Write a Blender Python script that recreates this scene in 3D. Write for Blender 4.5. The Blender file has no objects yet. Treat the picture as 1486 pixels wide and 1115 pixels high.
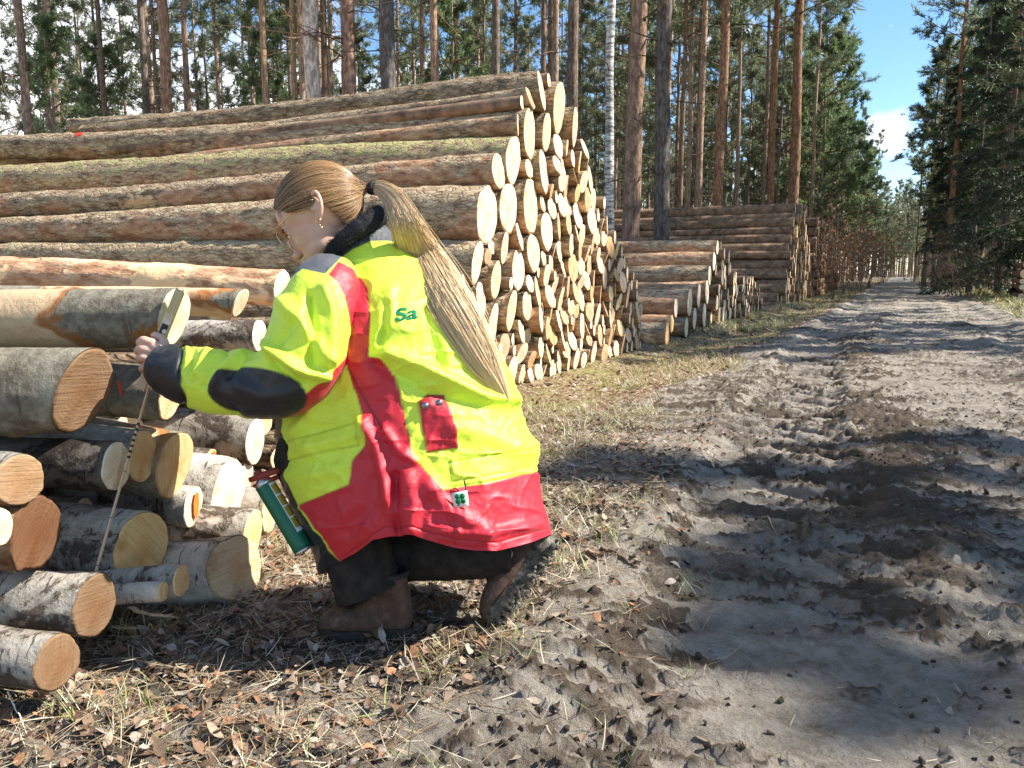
import bpy, math, random
import numpy as np
from mathutils import Vector, Matrix
rng = np.random.default_rng(11)
random.seed(5)
S = bpy.context.scene
COL = S.collection
R = math.radians
# ------------------------------------------------------------------ camera geometry (photo pixels -> world)
FPX = 1144.0; CX, CY = 743.0, 557.5
YAW, PITCH, CAMH = R(26), R(8.0), 0.85
cy_, sy_, cp_, sp_ = math.cos(YAW), math.sin(YAW), math.cos(PITCH), math.sin(PITCH)
RIGHT = np.array([cy_, sy_, 0.0])
FWD = np.array([-sy_*cp_, cy_*cp_, -sp_])
UP = np.array([-sy_*sp_, cy_*sp_, cp_])
CAM = np.array([0, 0, CAMH])
def ray(px, py):
    return FWD + RIGHT*((px-CX)/FPX) + UP*(-(py-CY)/FPX)
def atT(px, py, t): return CAM + ray(px, py)*t
def onX(px, py, X):
    d = ray(px, py); t = X/d[0]; return CAM+d*t, t
def onY(px, py, Y):
    d = ray(px, py); t = Y/d[1]; return CAM+d*t, t
def onZ(px, py, z=0.0):
    d = ray(px, py); t = (z-CAMH)/d[2]; return CAM+d*t, t
def rays(px, py):
    px = np.asarray(px, float)[..., None]; py = np.asarray(py, float)[..., None]
    return FWD + RIGHT*((px-CX)/FPX) - UP*((py-CY)/FPX)
# ------------------------------------------------------------------ noise
def _h(ix, iy, iz, seed):
    h = (ix.astype(np.uint32)*np.uint32(374761393) + iy.astype(np.uint32)*np.uint32(668265263)
         + iz.astype(np.uint32)*np.uint32(2246822519) + np.uint32(seed*3266489917 & 0xffffffff))
    h = (h ^ (h >> np.uint32(13)))*np.uint32(1274126177)
    h = h ^ (h >> np.uint32(16))
    return (h & np.uint32(0xffffff)).astype(np.float64)/0x7fffff - 1.0
def noise(x, y, z=None, seed=0):
    x = np.asarray(x, float); y = np.asarray(y, float)
    ix = np.floor(x).astype(np.int64); iy = np.floor(y).astype(np.int64)
    fx = x-ix; fy = y-iy; ux = fx*fx*(3-2*fx); uy = fy*fy*(3-2*fy)
    if z is None:
        iz = np.zeros_like(ix)
        a = _h(ix, iy, iz, seed); b = _h(ix+1, iy, iz, seed); c = _h(ix, iy+1, iz, seed); d = _h(ix+1, iy+1, iz, seed)
        return (a*(1-ux)+b*ux)*(1-uy)+(c*(1-ux)+d*ux)*uy
    z = np.asarray(z, float); iz = np.floor(z).astype(np.int64); fz = z-iz; uz = fz*fz*(3-2*fz)
    o = 0
    for k, wz in ((0, 1-uz), (1, uz)):
        a = _h(ix, iy, iz+k, seed); b = _h(ix+1, iy, iz+k, seed); c = _h(ix, iy+1, iz+k, seed); d = _h(ix+1, iy+1, iz+k, seed)
        o = o + wz*((a*(1-ux)+b*ux)*(1-uy)+(c*(1-ux)+d*ux)*uy)
    return o
def fbm(x, y, z=None, oct=4, seed=0, gain=.5):
    o = 0; a = 1.0; s = 1.0; t = 0
    for k in range(oct):
        o = o + a*noise(x*s, y*s, None if z is None else z*s, seed+k*17); t += a; a *= gain; s *= 2.03
    return o/t
def sstep(a, b, x):
    t = np.clip((x-a)/(b-a), 0, 1); return t*t*(3-2*t)
# ------------------------------------------------------------------ mesh helpers
def raw_mesh(name, V, Q=None, T=None, mats=(), smooth=True, col=None, midx=None):
    V = np.asarray(V, np.float32).reshape(-1, 3)
    Q = np.zeros((0, 4), np.int32) if Q is None or len(Q) == 0 else np.asarray(Q, np.int32)
    T = np.zeros((0, 3), np.int32) if T is None or len(T) == 0 else np.asarray(T, np.int32)
    me = bpy.data.meshes.new(name)
    me.vertices.add(len(V)); me.vertices.foreach_set('co', V.ravel())
    nl = Q.size+T.size; me.loops.add(nl)
    me.loops.foreach_set('vertex_index', np.concatenate([Q.ravel(), T.ravel()]).astype(np.int32))
    npol = len(Q)+len(T); me.polygons.add(npol)
    st = np.concatenate([np.arange(len(Q))*4, Q.size+np.arange(len(T))*3]).astype(np.int32)
    me.polygons.foreach_set('loop_start', st)
    for m in mats: me.materials.append(m)
    if midx is not None: me.polygons.foreach_set('material_index', np.asarray(midx, np.int32))
    me.update(calc_edges=True)
    me.polygons.foreach_set('use_smooth', np.full(npol, bool(smooth)))
    if col is not None:
        col = np.asarray(col, np.float32)
        if col.shape[1] == 3: col = np.concatenate([col, np.ones((len(col), 1), np.float32)], 1)
        ca = me.color_attributes.new('Col', 'FLOAT_COLOR', 'POINT'); ca.data.foreach_set('color', col.ravel())
    me.validate()
    return me
def link(name, data, parent=None, loc=None, mw=None):
    o = bpy.data.objects.new(name, data); COL.objects.link(o)
    if parent is not None: o.parent = parent
    if loc is not None: o.location = loc
    if mw is not None: o.matrix_world = mw
    return o
def tag(o, label=None, cat=None, group=None, kind=None):
    if label: o['label'] = label
    if cat: o['category'] = cat
    if group: o['group'] = group
    if kind: o['kind'] = kind
    return o
def grid_q(nu, nv, wrapv=False, off=0):
    """nu rows x nv columns, index = i*nv + j"""
    i = np.arange(nu-1)[:, None]; j = np.arange(nv if wrapv else nv-1)[None, :]
    j2 = (j+1) % nv
    return (np.stack([i*nv+j, (i+1)*nv+j, (i+1)*nv+j2, i*nv+j2], -1).reshape(-1, 4)+off).astype(np.int32)
class MB:
    def __init__(s): s.V = []; s.Q = []; s.T = []; s.C = []; s.n = 0
    def add(s, V, Q=None, T=None, c=None):
        V = np.asarray(V, float).reshape(-1, 3)
        if Q is not None and len(Q): s.Q.append(np.asarray(Q)+s.n)
        if T is not None and len(T): s.T.append(np.asarray(T)+s.n)
        s.V.append(V)
        c = np.ones((len(V), 3)) if c is None else np.broadcast_to(np.asarray(c, float), (len(V), 3))
        s.C.append(c); s.n += len(V)
    def tube(s, P, r, sides=6, c=None, cap=True, flat=1.0):
        P = np.asarray(P, float); n = len(P); r = np.broadcast_to(np.asarray(r, float), (n,))
        T = np.gradient(P, axis=0); T /= np.linalg.norm(T, axis=1)[:, None]+1e-12
        ref = np.array([0, 0, 1.0]) if abs(T[0, 2]) < .9 else np.array([1.0, 0, 0])
        A = []; a = np.cross(ref, T[0]); a /= np.linalg.norm(a)
        for k in range(n):
            a = a-T[k]*a.dot(T[k]); a /= np.linalg.norm(a)+1e-12; A.append(a)
        A = np.array(A); B = np.cross(T, A)
        th = np.arange(sides)/sides*2*np.pi
        V = P[:, None]+(A[:, None]*np.cos(th)[None, :, None]+B[:, None]*np.sin(th)[None, :, None]*flat)*r[:, None, None]
        V = V.reshape(-1, 3); Q = grid_q(n, sides, True)
        T3 = None
        if cap:
            V = np.concatenate([V, P[:1], P[-1:]]); k = n*sides
            j = np.arange(sides); j2 = (j+1) % sides
            T3 = np.concatenate([np.stack([np.full(sides, k), j, j2], 1), np.stack([np.full(sides, k+1), (n-1)*sides+j2, (n-1)*sides+j], 1)])
        s.add(V, Q, T3, c)
    def box(s, c, sz, M=None, col=None):
        x, y, z = np.array(sz)/2.0
        V = np.array([[-x,-y,-z],[x,-y,-z],[x,y,-z],[-x,y,-z],[-x,-y,z],[x,-y,z],[x,y,z],[-x,y,z]])
        if M is not None: V = V@np.asarray(M).T
        s.add(V+np.asarray(c), [[0,3,2,1],[4,5,6,7],[0,1,5,4],[1,2,6,5],[2,3,7,6],[3,0,4,7]], c=col)
    def ellipsoid(s, c, rad, M=None, nu=16, nv=20, col=None):
        u = np.linspace(0.0, np.pi, nu+1)[1:-1]; v = np.arange(nv)/nv*2*np.pi
        V = np.stack([np.sin(u)[:, None]*np.cos(v), np.sin(u)[:, None]*np.sin(v), np.cos(u)[:, None]*np.ones(nv)], -1).reshape(-1, 3)
        m = len(V); V = np.concatenate([V, [[0, 0, 1], [0, 0, -1]]])*np.asarray(rad)
        if M is not None: V = V@np.asarray(M).T
        j = np.arange(nv); j2 = (j+1) % nv
        T = np.concatenate([np.stack([np.full(nv, m), j, j2], 1), np.stack([np.full(nv, m+1), (nu-2)*nv+j2, (nu-2)*nv+j], 1)])
        s.add(V+np.asarray(c), grid_q(nu-1, nv, True), T, col)
    def data(s):
        V = np.concatenate(s.V); Q = np.concatenate(s.Q) if s.Q else None; T = np.concatenate(s.T) if s.T else None
        return V, Q, T, np.concatenate(s.C)
    def mesh(s, name, mat, smooth=True, col=False):
        V, Q, T, C = s.data()
        return raw_mesh(name, V, Q, T, [mat] if mat else [], smooth, C if col else None)
    def build(s, name, mat, parent=None, smooth=True, col=False, mw=None):
        return link(name, s.mesh(name, mat, smooth, col), parent, mw=mw)
# ------------------------------------------------------------------ node helpers
class NM:
    def __init__(s, name):
        s.m = bpy.data.materials.new(name); s.m.use_nodes = True; s.t = s.m.node_tree; s.t.nodes.clear()
        s.out = s.t.nodes.new('ShaderNodeOutputMaterial')
    def n(s, typ, out=0, attrs=None, **inp):
        nd = s.t.nodes.new('ShaderNode'+typ)
        for k, v in (attrs or {}).items(): setattr(nd, k, v)
        for k, v in inp.items():
            k2 = k.replace('_', ' ')
            if k[0] == 'i' and k[1:].isdigit(): sock = nd.inputs[int(k[1:])]
            else: sock = nd.inputs[k2]
            if isinstance(v, bpy.types.NodeSocket): s.t.links.new(v, sock)
            else:
                if sock.type == 'RGBA' and hasattr(v, '__len__') and len(v) == 3: v = (*v, 1)
                sock.default_value = v
        return nd.outputs[out]
    def math(s, op, a, b=0.0, c=None, clamp=False):
        kw = {'i0': a, 'i1': b}
        if c is not None: kw['i2'] = c
        return s.n('Math', attrs={'operation': op, 'use_clamp': clamp}, **kw)
    def mix(s, f, a, b, blend='MIX'):
        nd = s.t.nodes.new('ShaderNodeMix'); nd.data_type = 'RGBA'; nd.blend_type = blend
        for i, v in ((0, f), (6, a), (7, b)):
            if isinstance(v, bpy.types.NodeSocket): s.t.links.new(v, nd.inputs[i])
            else:
                if i > 0 and len(v) == 3: v = (*v, 1)
                nd.inputs[i].default_value = v
        return nd.outputs[2]
    def ramp(s, f, stops, interp='LINEAR'):
        nd = s.t.nodes.new('ShaderNodeValToRGB'); cr = nd.color_ramp; cr.interpolation = interp
        while len(cr.elements) < len(stops): cr.elements.new(.5)
        for e, (p, c) in zip(cr.elements, stops):
            e.position = p; e.color = (*c, 1) if hasattr(c, '__len__') else (c, c, c, 1)
        s.t.links.new(f, nd.inputs[0]); return nd.outputs[0]
    def coord(s, scale=(1, 1, 1), which='Object'):
        tc = s.t.nodes.new('ShaderNodeTexCoord'); mp = s.t.nodes.new('ShaderNodeMapping')
        s.t.links.new(tc.outputs[which], mp.inputs[0]); mp.inputs['Scale'].default_value = scale
        return mp.outputs[0]
    def noise(s, vec, scale, detail=4, rough=.6, dist=0.0):
        return s.n('TexNoise', Vector=vec, Scale=scale, Detail=detail, Roughness=rough, Distortion=dist)
    def fin(s, color, rough=.8, height=None, bump=.3, dist=.01, extra=None, spec=.3):
        kw = dict(Base_Color=color, Roughness=rough)
        nd = s.t.nodes.new('ShaderNodeBsdfPrincipled')
        kw['Specular_IOR_Level'] = spec
        if extra: kw.update(extra)
        for k, v in kw.items():
            sock = nd.inputs[k.replace('_', ' ')]
            if isinstance(v, bpy.types.NodeSocket): s.t.links.new(v, sock)
            else:
                if sock.type == 'RGBA' and len(v) == 3: v = (*v, 1)
                sock.default_value = v
        if height is not None:
            b = s.n('Bump', Strength=bump, Distance=dist, Height=height); s.t.links.new(b, nd.inputs['Normal'])
        s.t.links.new(nd.outputs[0], s.out.inputs[0]); return s.m
def plain(name, c, rough=.6, metal=0.0, spec=.4):
    m = NM(name); return m.fin(c, rough, extra={'Metallic': metal}, spec=spec)
def unit(v): v = np.asarray(v, float); return v/(np.linalg.norm(v)+1e-12)
# ------------------------------------------------------------------ materials
def sep(m, v): 
    nd = m.t.nodes.new('ShaderNodeSeparateXYZ'); m.t.links.new(v, nd.inputs[0]); return nd.outputs
def objcol(m):
    nd = m.t.nodes.new('ShaderNodeObjectInfo'); c = m.t.nodes.new('ShaderNodeSeparateColor')
    m.t.links.new(nd.outputs['Color'], c.inputs[0]); return c.outputs, nd.outputs['Random']
# bark of conifer logs: obj.color = (peeled amount, moss amount, brightness)
def mat_conifer():
    m = NM('conifer_bark'); oc, rnd = objcol(m)
    off = m.n('CombineXYZ', X=m.math('MULTIPLY', rnd, 37.0), Y=0.0, Z=0.0)
    v = m.n('VectorMath', attrs={'operation': 'ADD'}, i0=m.coord((1, 1, 1)), i1=off)
    vs = m.n('Mapping', Vector=v, Scale=(.42, 1, 1))
    n1 = m.noise(vs, 22, 8, .72); n2 = m.noise(vs, 6, 5, .65, .4); n3 = m.noise(v, 2.2, 4, .6, .5)
    vo = m.n('TexVoronoi', attrs={'feature': 'DISTANCE_TO_EDGE'}, Vector=m.n('VectorMath', attrs={'operation': 'ADD'}, i0=vs, i1=m.n('VectorMath', attrs={'operation': 'SCALE'}, i0=m.n('TexNoise', 1, Vector=vs, Scale=18.0, Detail=3.0), Scale=.05)), Scale=30.0)
    crack = m.math('SMOOTHSTEP', vo, 0.0, 0.12) if False else m.n('MapRange', attrs={'interpolation_type': 'SMOOTHSTEP'}, Value=vo, i1=0.0, i2=0.14, i3=0.0, i4=1.0)
    grey = m.ramp(n1, [(.30, (.075, .052, .033)), (.44, (.29, .195, .115)), (.56, (.48, .36, .225)), (.70, (.66, .54, .37))])
    grey = m.mix(m.math('MULTIPLY', m.math('MULTIPLY', m.math('SUBTRACT', 1.0, crack), m.n('MapRange', Value=n2, i1=.4, i2=.6, i3=.0, i4=1.0)), .5), grey, (.06, .04, .026))
    red = m.ramp(n1, [(.3, (.15, .06, .03)), (.45, (.34, .17, .09)), (.6, (.50, .31, .18)), (.75, (.62, .46, .30))])
    peel = m.n('MapRange', attrs={'interpolation_type': 'SMOOTHSTEP'}, Value=m.math('ADD', m.math('ADD', n3, m.math('MULTIPLY', m.math('SUBTRACT', n2, .5), .6)), m.math('SUBTRACT', m.math('MULTIPLY', oc[0], .42), m.math('MULTIPLY', sep(m, m.coord())[2], .9))), i1=.68, i2=.76, i3=0.0, i4=.85)
    z = sep(m, m.coord())[2]
    mossf = m.n('MapRange', Value=m.math('ADD', m.math('ADD', m.math('MULTIPLY', z, .9), m.math('MULTIPLY', oc[1], .55)), m.math('MULTIPLY', m.math('SUBTRACT', n1, .5), 1.6)), i1=.42, i2=.62, i3=0.0, i4=.8)
    mossc = m.mix(n2, (.16, .17, .045), (.42, .40, .15))
    c = m.mix(mossf, grey, mossc); c = m.mix(peel, c, red)
    raw = m.n('MapRange', Value=m.math('ADD', m.math('MULTIPLY', n2, .6), m.math('ADD', m.math('MULTIPLY', m.noise(v, 3.7, 3), .6), m.math('MULTIPLY', oc[0], .16))), i1=.79, i2=.82, i3=0.0, i4=1.0)
    c = m.mix(raw, c, m.mix(n1, (.62, .36, .16), (.80, .58, .34)))
    c = m.mix(1.0, c, m.n('CombineColor', Red=oc[2], Green=oc[2], Blue=oc[2]), 'MULTIPLY')
    h = m.math('ADD', m.math('MULTIPLY', n1, .8), m.math('MULTIPLY', m.math('MULTIPLY', crack, m.math('SUBTRACT', 1.0, peel)), .5))
    return m.fin(c, .9, h, .9, .016, spec=.15)
def mat_birch():
    m = NM('birch_bark'); oc, rnd = objcol(m)
    off = m.n('CombineXYZ', X=m.math('MULTIPLY', rnd, 37.0), Y=0.0, Z=0.0)
    v = m.n('VectorMath', attrs={'operation': 'ADD'}, i0=m.coord((1, 1, 1)), i1=off)
    vl = m.n('Mapping', Vector=v, Scale=(9, 1.6, 1.6)); n0 = m.noise(vl, 9, 4, .7)
    n1 = m.noise(v, 40, 6, .7); n2 = m.noise(v, 5.5, 6, .7, .6); n3 = m.noise(v, 2.6, 4, .6, .4)
    base = m.mix(m.n('MapRange', Value=n2, i1=.35, i2=.62, i3=0.0, i4=1.0), (.70, .64, .54), (.24, .19, .14))
    base = m.mix(m.n('MapRange', Value=n1, i1=.5, i2=.72, i3=0.0, i4=.45), base, (.35, .28, .2))
    lent = m.n('MapRange', Value=n0, i1=.60, i2=.64, i3=0.0, i4=.85)
    base = m.mix(lent, base, (.05, .035, .025))
    blk = m.n('MapRange', Value=m.math('ADD', n2, m.math('MULTIPLY', m.math('SUBTRACT', n1, .5), .5)), i1=.54, i2=.60, i3=0.0, i4=.95)
    base = m.mix(blk, base, m.mix(n1, (.03, .022, .018), (.18, .13, .09)))
    org = m.n('MapRange', Value=m.math('ADD', n3, m.math('MULTIPLY', oc[0], .3)), i1=.68, i2=.71, i3=0.0, i4=1.0)
    base = m.mix(org, base, m.mix(n1, (.30, .085, .03), (.62, .30, .13)))
    base = m.mix(1.0, base, m.n('CombineColor', Red=oc[2], Green=oc[2], Blue=oc[2]), 'MULTIPLY')
    h = m.math('ADD', n1, m.math('ADD', m.math('MULTIPLY', blk, .5), m.math('MULTIPLY', n2, .6)))
    return m.fin(base, .75, h, .7, .012, spec=.2)
def mat_greybark():
    m = NM('smooth_grey_bark'); oc, rnd = objcol(m)
    off = m.n('CombineXYZ', X=m.math('MULTIPLY', rnd, 37.0), Y=0.0, Z=0.0)
    v = m.n('VectorMath', attrs={'operation': 'ADD'}, i0=m.coord((1, 1, 1)), i1=off)
    vl = m.n('Mapping', Vector=v, Scale=(6, 1, 1))
    n0 = m.noise(vl, 7, 5, .7); n1 = m.noise(v, 45, 7, .7); n2 = m.noise(v, 6, 6, .7, .5); n3 = m.noise(v, 2.4, 4, .55, .3)
    c = m.ramp(m.math('ADD', m.math('MULTIPLY', n2, .6), m.math('MULTIPLY', n1, .4)), [(.32, (.07, .055, .035)), (.47, (.22, .185, .13)), (.62, (.42, .38, .28)), (.75, (.58, .54, .42))])
    c = m.mix(m.n('MapRange', Value=n0, i1=.57, i2=.64, i3=0.0, i4=.55), c, (.08, .055, .035))
    w = m.n('MapRange', Value=m.math('ADD', n3, m.math('MULTIPLY', oc[0], .3)), i1=.715, i2=.73, i3=0.0, i4=1.0)
    w2 = m.n('MapRange', Value=m.math('ADD', n3, m.math('MULTIPLY', oc[0], .3)), i1=.745, i2=.765, i3=0.0, i4=1.0)
    c = m.mix(w, c, m.mix(n1, (.28, .10, .03), (.50, .23, .08))); c = m.mix(w2, c, m.mix(n1, (.60, .38, .2), (.78, .58, .36)))
    c = m.mix(1.0, c, m.n('CombineColor', Red=oc[2], Green=oc[2], Blue=oc[2]), 'MULTIPLY')
    h = m.math('SUBTRACT', m.math('ADD', n1, m.math('MULTIPLY', n2, .7)), m.math('MULTIPLY', w, .4))
    return m.fin(c, .82, h, .65, .01, spec=.2)
# cut face. obj.color = (r,g,b) tint of the wood
def mat_end():
    m = NM('cut_wood'); nd = m.t.nodes.new('ShaderNodeObjectInfo'); tint = nd.outputs['Color']; rnd = nd.outputs['Random']
    v = m.coord(); s = sep(m, v)
    wob = m.noise(v, 11, 3); n1 = m.noise(v, 60, 5, .7); n2 = m.noise(v, 9, 5, .65)
    r = m.math('SQRT', m.math('ADD', m.math('MULTIPLY', s[1], s[1]), m.math('MULTIPLY', s[2], s[2])))
    ring = m.math('SINE', m.math('MULTIPLY', m.math('ADD', r, m.math('MULTIPLY', wob, .022)), 620.0))
    rot = m.n('VectorRotate', attrs={'rotation_type': 'X_AXIS'}, Vector=v, Angle=m.math('MULTIPLY', rnd, 3.1))
    saw = m.noise(m.n('Mapping', Vector=rot, Scale=(1, 5, 150)), 1.0, 4, .7)
    f = m.math('ADD', m.math('MULTIPLY', ring, .045), m.math('MULTIPLY', m.math('SUBTRACT', saw, .5), 1.7))
    c = m.mix(m.math('ADD', .25, f, clamp=True), tint, m.mix(1.0, tint, (.62, .46, .30), 'MULTIPLY'))
    c = m.mix(m.n('MapRange', Value=n2, i1=.52, i2=.66, i3=0.0, i4=.7), c, m.mix(1.0, tint, (.62, .46, .32), 'MULTIPLY'))
    heart = m.n('MapRange', Value=m.math('ADD', r, m.math('MULTIPLY', m.math('SUBTRACT', n2, .5), .05)), i1=.012, i2=.05, i3=.45, i4=0.0)
    c = m.mix(heart, c, m.mix(1.0, tint, (.75, .50, .30), 'MULTIPLY'))
    ck = m.math('SUBTRACT', 1.0, m.n('MapRange', Value=r, i1=0.0, i2=.05, i3=.3, i4=1.0))
    h = m.math('ADD', m.math('ADD', m.math('MULTIPLY', saw, 1.0), m.math('MULTIPLY', n1, .5)), m.math('MULTIPLY', ring, .05))
    return m.fin(c, .8, h, .55, .006, spec=.15)
M_CON, M_BIR, M_GRY, M_END = mat_conifer(), mat_birch(), mat_greybark(), mat_end()
def mat_far(name, a, b, sc):
    m = NM(name); n1 = m.noise(m.coord(), sc, 5, .7); return m.fin(m.mix(m.n('MapRange', Value=n1, i1=.35, i2=.65, i3=0.0, i4=1.0), a, b), .9)
M_CONF = mat_far('far_bark', (.09, .06, .04), (.36, .22, .13), 7); M_ENDF = mat_far('far_cut_wood', (.80, .66, .46), (.62, .44, .26), 4)
# ground: Col.r = litter, Col.g = green, Col.b = dark moist soil and painted shade of the lug troughs
def mat_ground():
    m = NM('soil'); at = m.t.nodes.new('ShaderNodeAttribute'); at.attribute_name = 'Col'
    cc = m.t.nodes.new('ShaderNodeSeparateColor'); m.t.links.new(at.outputs['Color'], cc.inputs[0]); cc = cc.outputs
    v = m.coord(); n1 = m.noise(v, 90, 8, .75); n2 = m.noise(v, 14, 8, .7, .3); n3 = m.noise(v, 2.2, 5, .6); nf = m.noise(v, 260, 4, .7)
    mud = m.ramp(m.math('ADD', m.math('MULTIPLY', n2, .65), m.math('MULTIPLY', n1, .35)), [(.30, (.070, .050, .034)), (.40, (.22, .183, .140)), (.54, (.36, .315, .255)), (.70, (.48, .43, .36))])
    mud = m.mix(m.n('MapRange', Value=m.math('ADD', cc[2], m.math('MULTIPLY', m.math('SUBTRACT', n1, .5), .9)), i1=.30, i2=.62, i3=0.0, i4=.9), mud, m.mix(n2, (.040, .028, .019), (.15, .11, .075)))
    mud = m.mix(m.n('MapRange', Value=nf, i1=.58, i2=.68, i3=0.0, i4=.65), mud, (.07, .05, .035))
    vor = m.n('TexVoronoi', 1, Vector=m.n('Mapping', Vector=m.n('VectorMath', attrs={'operation': 'ADD'}, i0=v, i1=m.n('VectorMath', attrs={'operation': 'SCALE'}, i0=m.n('TexNoise', 1, Vector=v, Scale=20.0), Scale=.06)), Scale=(1, .45, 1)), Scale=55.0)
    lv = m.t.nodes.new('ShaderNodeSeparateColor'); m.t.links.new(vor, lv.inputs[0])
    lit = m.ramp(lv.outputs[0], [(0, (.09, .05, .03)), (.3, (.24, .14, .08)), (.6, (.42, .29, .18)), (.85, (.60, .48, .33)), (1, (.70, .62, .48))])
    lit = m.mix(m.n('MapRange', Value=n1, i1=.42, i2=.66, i3=.1, i4=.8), lit, (.10, .065, .04))
    grs = m.mix(n1, (.09, .11, .02), (.42, .40, .14))
    c = m.mix(m.n('MapRange', Value=m.math('ADD', cc[0], m.math('MULTIPLY', m.math('SUBTRACT', n2, .5), 1.1)), i1=.42, i2=.6, i3=0.0, i4=1.0), mud, lit)
    c = m.mix(m.n('MapRange', Value=m.math('ADD', cc[1], m.math('MULTIPLY', m.math('SUBTRACT', n2, .5), 1.3)), i1=.45, i2=.7, i3=0.0, i4=.9), c, grs)
    h = m.math('ADD', m.math('ADD', m.math('MULTIPLY', n1, .6), n2), m.math('MULTIPLY', nf, .25))
    return m.fin(c, .95, h, .9, .03, spec=.1)
M_GND = mat_ground()
def mat_col(name, rough=.8, nscale=80, bump=.2, dist=.003, trans=0.0, sheen=0.0, spec=.2, amt=.25):
    m = NM(name); at = m.t.nodes.new('ShaderNodeAttribute'); at.attribute_name = 'Col'
    n1 = m.noise(m.coord(), nscale, 5, .7)
    c = m.mix(1.0, at.outputs['Color'], m.ramp(n1, [(.3, 1-amt*1.4), (.7, 1+amt*.4)]), 'MULTIPLY')
    if trans > 0:
        d = m.n('BsdfDiffuse', Color=c); t = m.n('BsdfTranslucent', Color=c); x = m.n('MixShader', Fac=trans, i1=d, i2=t)
        g = m.n('BsdfGlossy', Color=(1, 1, 1), Roughness=.45); x = m.n('MixShader', Fac=.04, i1=x, i2=g)
        m.t.links.new(x, m.out.inputs[0]); return m.m
    return m.fin(c, rough, n1, bump, dist, spec=spec, extra={'Sheen_Weight': sheen})
M_LEAF = mat_col('needles', trans=.55, amt=.1)
M_DRY = mat_col('dry_plant', rough=.85, nscale=60, bump=.3, amt=.3)
M_GRASS = mat_col('grass_blade', trans=.3, amt=.1)
M_DRY2 = mat_col('twigs', rough=.9, nscale=30, bump=.1, amt=.3)
def mat_trunk(name, low, high, z0, z1, dark, vsc=(1, 1, .28), scale=22):
    m = NM(name); v = m.coord(); z = sep(m, v)[2]
    vs = m.n('Mapping', Vector=v, Scale=vsc); n1 = m.noise(vs, scale, 6, .7, .3); n2 = m.noise(v, 1.2, 4, .6); oc, rnd = objcol(m)
    f = m.n('MapRange', Value=m.math('ADD', z, m.math('MULTIPLY', m.math('SUBTRACT', n2, .5), 5.0)), i1=z0, i2=z1, i3=0.0, i4=1.0)
    c = m.mix(f, low, high); c = m.mix(m.n('MapRange', Value=n1, i1=.42, i2=.62, i3=.85, i4=0.0), c, dark)
    c = m.mix(1.0, c, m.n('CombineColor', Red=oc[0], Green=oc[1], Blue=oc[2]), 'MULTIPLY')
    return m.fin(c, .9, n1, .8, .03, spec=.1)
M_PINE = mat_trunk('pine_trunk', (.30, .25, .205), (.40, .30, .23), 1.5, 8.5, (.11, .08, .06))
M_GREYT = mat_trunk('grey_trunk', (.24, .215, .19), (.30, .24, .2), 2, 9, (.07, .055, .045))
M_BIRT = mat_trunk('birch_trunk', (.80, .77, .72), (.86, .84, .80), 0, 4, (.04, .035, .03), (.5, .5, 2.2), 9)
M_BRANCH = mat_trunk('branch_wood', (.16, .12, .09), (.26, .17, .11), 0, 12, (.07, .05, .04))
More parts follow.
